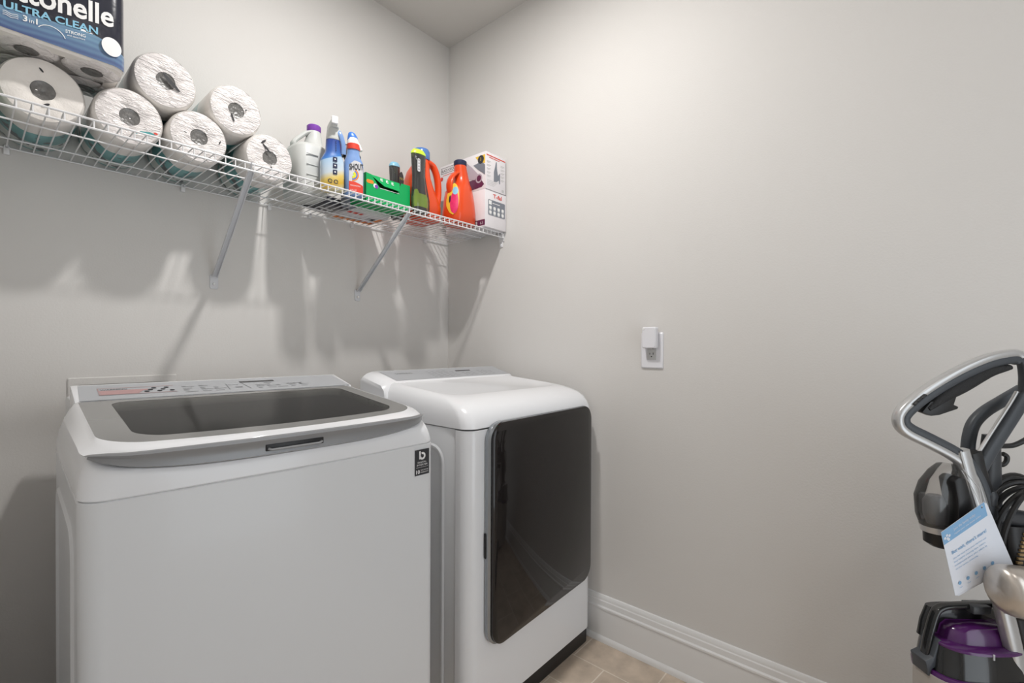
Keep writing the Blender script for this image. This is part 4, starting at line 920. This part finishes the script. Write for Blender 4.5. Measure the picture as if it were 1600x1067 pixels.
# power cord wound on the back
b = MB()
for k in range(6):
    rr_ = .052 + .006*k; cx_ = .045 + .008*k; y_ = .012*k - .03
    b.tube(smooth_path([(cx_ + rr_*.95*math.cos(a), y_ + .008*math.sin(2*a+k), .790 + (.085+.004*k)*math.sin(a)) for a in [2*PI*i/14 for i in range(14)]], 3, True), .0055, 8, closed=True)
obj('power_cord', b, M['dark'], V)
b = MB(); b.tube([(-.005, .0, .822), (.06, .0, .812), (.12, 0, .800)], .018, 16); b.lathe([(.012, -.02), (.014, 0), (.010, .01)], (-.005, .0, .862), 16, 'z'); obj('cord_post', b, M['softdark'], V, angle=50)
b = MB(); b.loft([(.60, .072, .01, .030, .03, 3), (.74, .050, .01, .030, .03, 3), (.80, .045, .01, .030, .03, 3)]); obj('upper_body', b, M['dark'], V, angle=50)
b = MB()
for k in range(9): b.box((.030+.002*k, -.024, .715+.0085*k), (.042+.002*k, -.019, .7205+.0085*k))
obj('brush_strip', b, M['bristle'], V, bevel=.001)
# rounded silver cap
b = MB(); n = 24; rg = []
for k in range(17):
    t_ = k/16; r_ = .050*(max(0.001, 1-(1-min(1, t_*1.9))**3))**.5
    rg.append([(-.076 + .13*t_**1.5, -.085 + r_*.85*math.cos(2*PI*i/n), .708 - .02*t_ + r_*math.sin(2*PI*i/n)) for i in range(n)])
b.rings(rg); obj('motor_cap', b, M['champagne'], V, angle=60, label='rounded champagne silver cap')
# purple tank in front of the column
b = MB(); b.loft([(.468, -.030, 0, .108, .066, 3), (.474, -.030, 0, .111, .069, 3), (.488, -.030, 0, .112, .070, 3), (.494, -.030, 0, .109, .068, 3)])
tk = obj('tank_band', b, M['purple'], V, angle=50, label='purple band')
b = MB(); b.loft([(.494, -.030, 0, .104, .062, 3), (.53, -.030, 0, .100, .058, 3), (.551, -.032, 0, .094, .054, 3)]); obj('water_tank', b, M['smoke'], V, angle=50, label='smoky dark tank')
b = MB(); b.loft([(.545, -.03, .028, .098, .020, 3), (.58, -.026, .028, .096, .019, 3), (.612, -.020, .028, .090, .016, 3)]); obj('tank_back', b, M['smoke'], V, angle=50)
b = MB(); b.loft([(.548, -.034, -.004, .082, .052, 2.6), (.552, -.036, -.006, .090, .058, 2.6), (.556, -.036, -.006, .090, .058, 2.6), (.559, -.036, -.006, .086, .055, 2.6)]); b.loft([(.557, -.028, .0, .074, .040, 2.6), (.580, -.028, .0, .068, .036, 2.6), (.590, -.028, .0, .056, .030, 2.4)]); obj('tank_lid', b, M['purple'], V, angle=50, label='purple lid')
hf = smooth_path(mm([(-152, 490), (-150, 520), (-143, 560), (-131, 604), (-120, 618), (-98, 624), (-40, 627), (20, 629), (50, 627)]), 5)
b = flatstrip(MB(), hf, .010, .006, 3); obj('tank_handle', b, M['smoke'], V, angle=60)
b = MB(); b.box((-.047, -.019, .616), (-.006, .012, .634)); obj('handle_latch', b, M['softdark'], V, bevel=.003)
b = MB(); b.rings([[(x/1000, y, z/1000) for x, z in [(-168, 512), (-150, 520), (-138, 560), (-128, 556), (-134, 505), (-152, 494), (-157, 478), (-162, 480), (-163, 496)]] for y in (-.02, .02)]); obj('handle_hinge', b, M['charcoal'], V, bevel=.002)
b = MB()
for r in range(5): b.box((-.050, -.0655, .5465+.0025*r), (-.047, -.0635, .5480+.0025*r))
obj('lid_print', b, M['lightprint'], V)

for ch in V.children:
    if ch.name.split('.')[0] in ('tank_band', 'tank_back', 'water_tank', 'tank_lid', 'tank_handle', 'handle_latch', 'handle_hinge', 'lid_print'): ch.location = (.038, .045, -.028)
    if ch.name.split('.')[0] in ('tank_handle', 'handle_hinge'): ch.location = (.052, .045, -.026)
    if ch.name.split('.')[0] == 'lower_body': ch.location = (.030, .040, -.01)

# ------------------------------------------------------------------ paper tag hanging from the carpet cleaner's handle
G = thing('hang_tag', 'pale blue and white paper tag hanging on a loop from the carpet cleaner handle', 'tag', tuple(org + Matrix.Rotation(VZ, 3, 'Z') @ Vector((-.063, -.046, .862))), VZ)
# in tag plane: a along the top edge (towards its left end), c down
TA = Vector((-.87, 0, -.63)).normalized(); A_ = Vector((-.087, 0, -.063)); C_ = Vector((.031, 0, -.130)); 
TC = Vector((.037, 0, -.137))
c00 = Vector((0,0,0)); c10 = Vector((-.087, 0, -.063)); c11 = Vector((-.056, 0, -.193)); c01 = Vector((.037, .0, -.137))
def tp(u, v, e=0):  # u 0..1 from left to right, v 0..1 from bottom to top
    l = c11.lerp(c10, v); r = c01.lerp(c00, v); return l.lerp(r, u) + Vector((0, -e, 0))
b = MB()
for k in range(3):
    d = Vector((.006*k, .003*k, -.002*k)); f = [tp(0,0)+d, tp(1,0)+d+Vector((.010*k,0,.004*k)), tp(1,1)+d, tp(0,1)+d]
    b.add(f + [p + Vector((0, .0008, 0)) for p in f], [(0,1,2,3),(7,6,5,4),(0,4,5,1),(1,5,6,2),(2,6,7,3),(3,7,4,0)])
obj('card', b, M['tagwhite'], G, smooth=False)
b = MB(); b.add([tp(0,.80,.0004), tp(1,.80,.0004), tp(1,1,.0004), tp(0,1,.0004)], [(0,1,2,3)]); obj('blue_header', b, M['tagblue'], G, smooth=False)
def tag_text(b, txt, u, v, wu, hv, e=.0008, bold=0):
    vs, fs = text_mesh(txt, 1.0, 0, bold, 1.0)
    b.add([tp(u + q.x*wu, v + q.y*hv, e) for q in vs], fs)
def tag_blob(b, u, v, wu, hv, n=8, e=.0008): b.add([tp(u+wu*math.cos(2*PI*k/n), v+hv*math.sin(2*PI*k/n), e) for k in range(n)], [tuple(range(n))])
b = MB(); tag_text(b, 'But wait, there\'s more!', .12, .60, .78, .05, bold=.012)
for k in range(5): tag_blob(b, .14+.18*k, .145, .035, .028)
obj('blue_lettering', b, M['tagblue'], G, smooth=False)
b = MB()
for r, wu in enumerate((.74, .70, .72, .5)): tag_text(b, ['Get the most from your machine and', 'find helpful cleaning tips, videos', 'and genuine parts plus offers at', 'our pet owners community'][r], .12, .52-.055*r, wu, .022)
for k in range(5): tag_text(b, 'visit', .11+.18*k, .07, .07, .018)
obj('small_print', b, M['tagblue'], G, smooth=False)
b = MB(); tag_text(b, 'Join the family today', .26, .91, .5, .035); tag_text(b, 'register your new cleaner online', .26, .85, .6, .025)
for du, dv in ((0,0),(.05,.04),(-.05,.04),(0,.08),(.02,-.04)): tag_blob(b, .10+du, .86+dv*.6, .026, .02)
obj('header_print', b, M['tagwhite'], G, smooth=False)
b = MB(); tag_blob(b, .93, .955, .018, .012, 10, .001); obj('punched_hole', b, M['inkdark'], G, smooth=False)
b = MB(); b.tube([tp(.93, .955, .001), (-.010, .012, .022), (-.012, .036, .055)], .0008, 6); b.tube([tp(.93, .955, .001), (.002, .012, .024), (-.009, .036, .058)], .0008, 6); obj('loop_string', b, M['lightprint'], G)
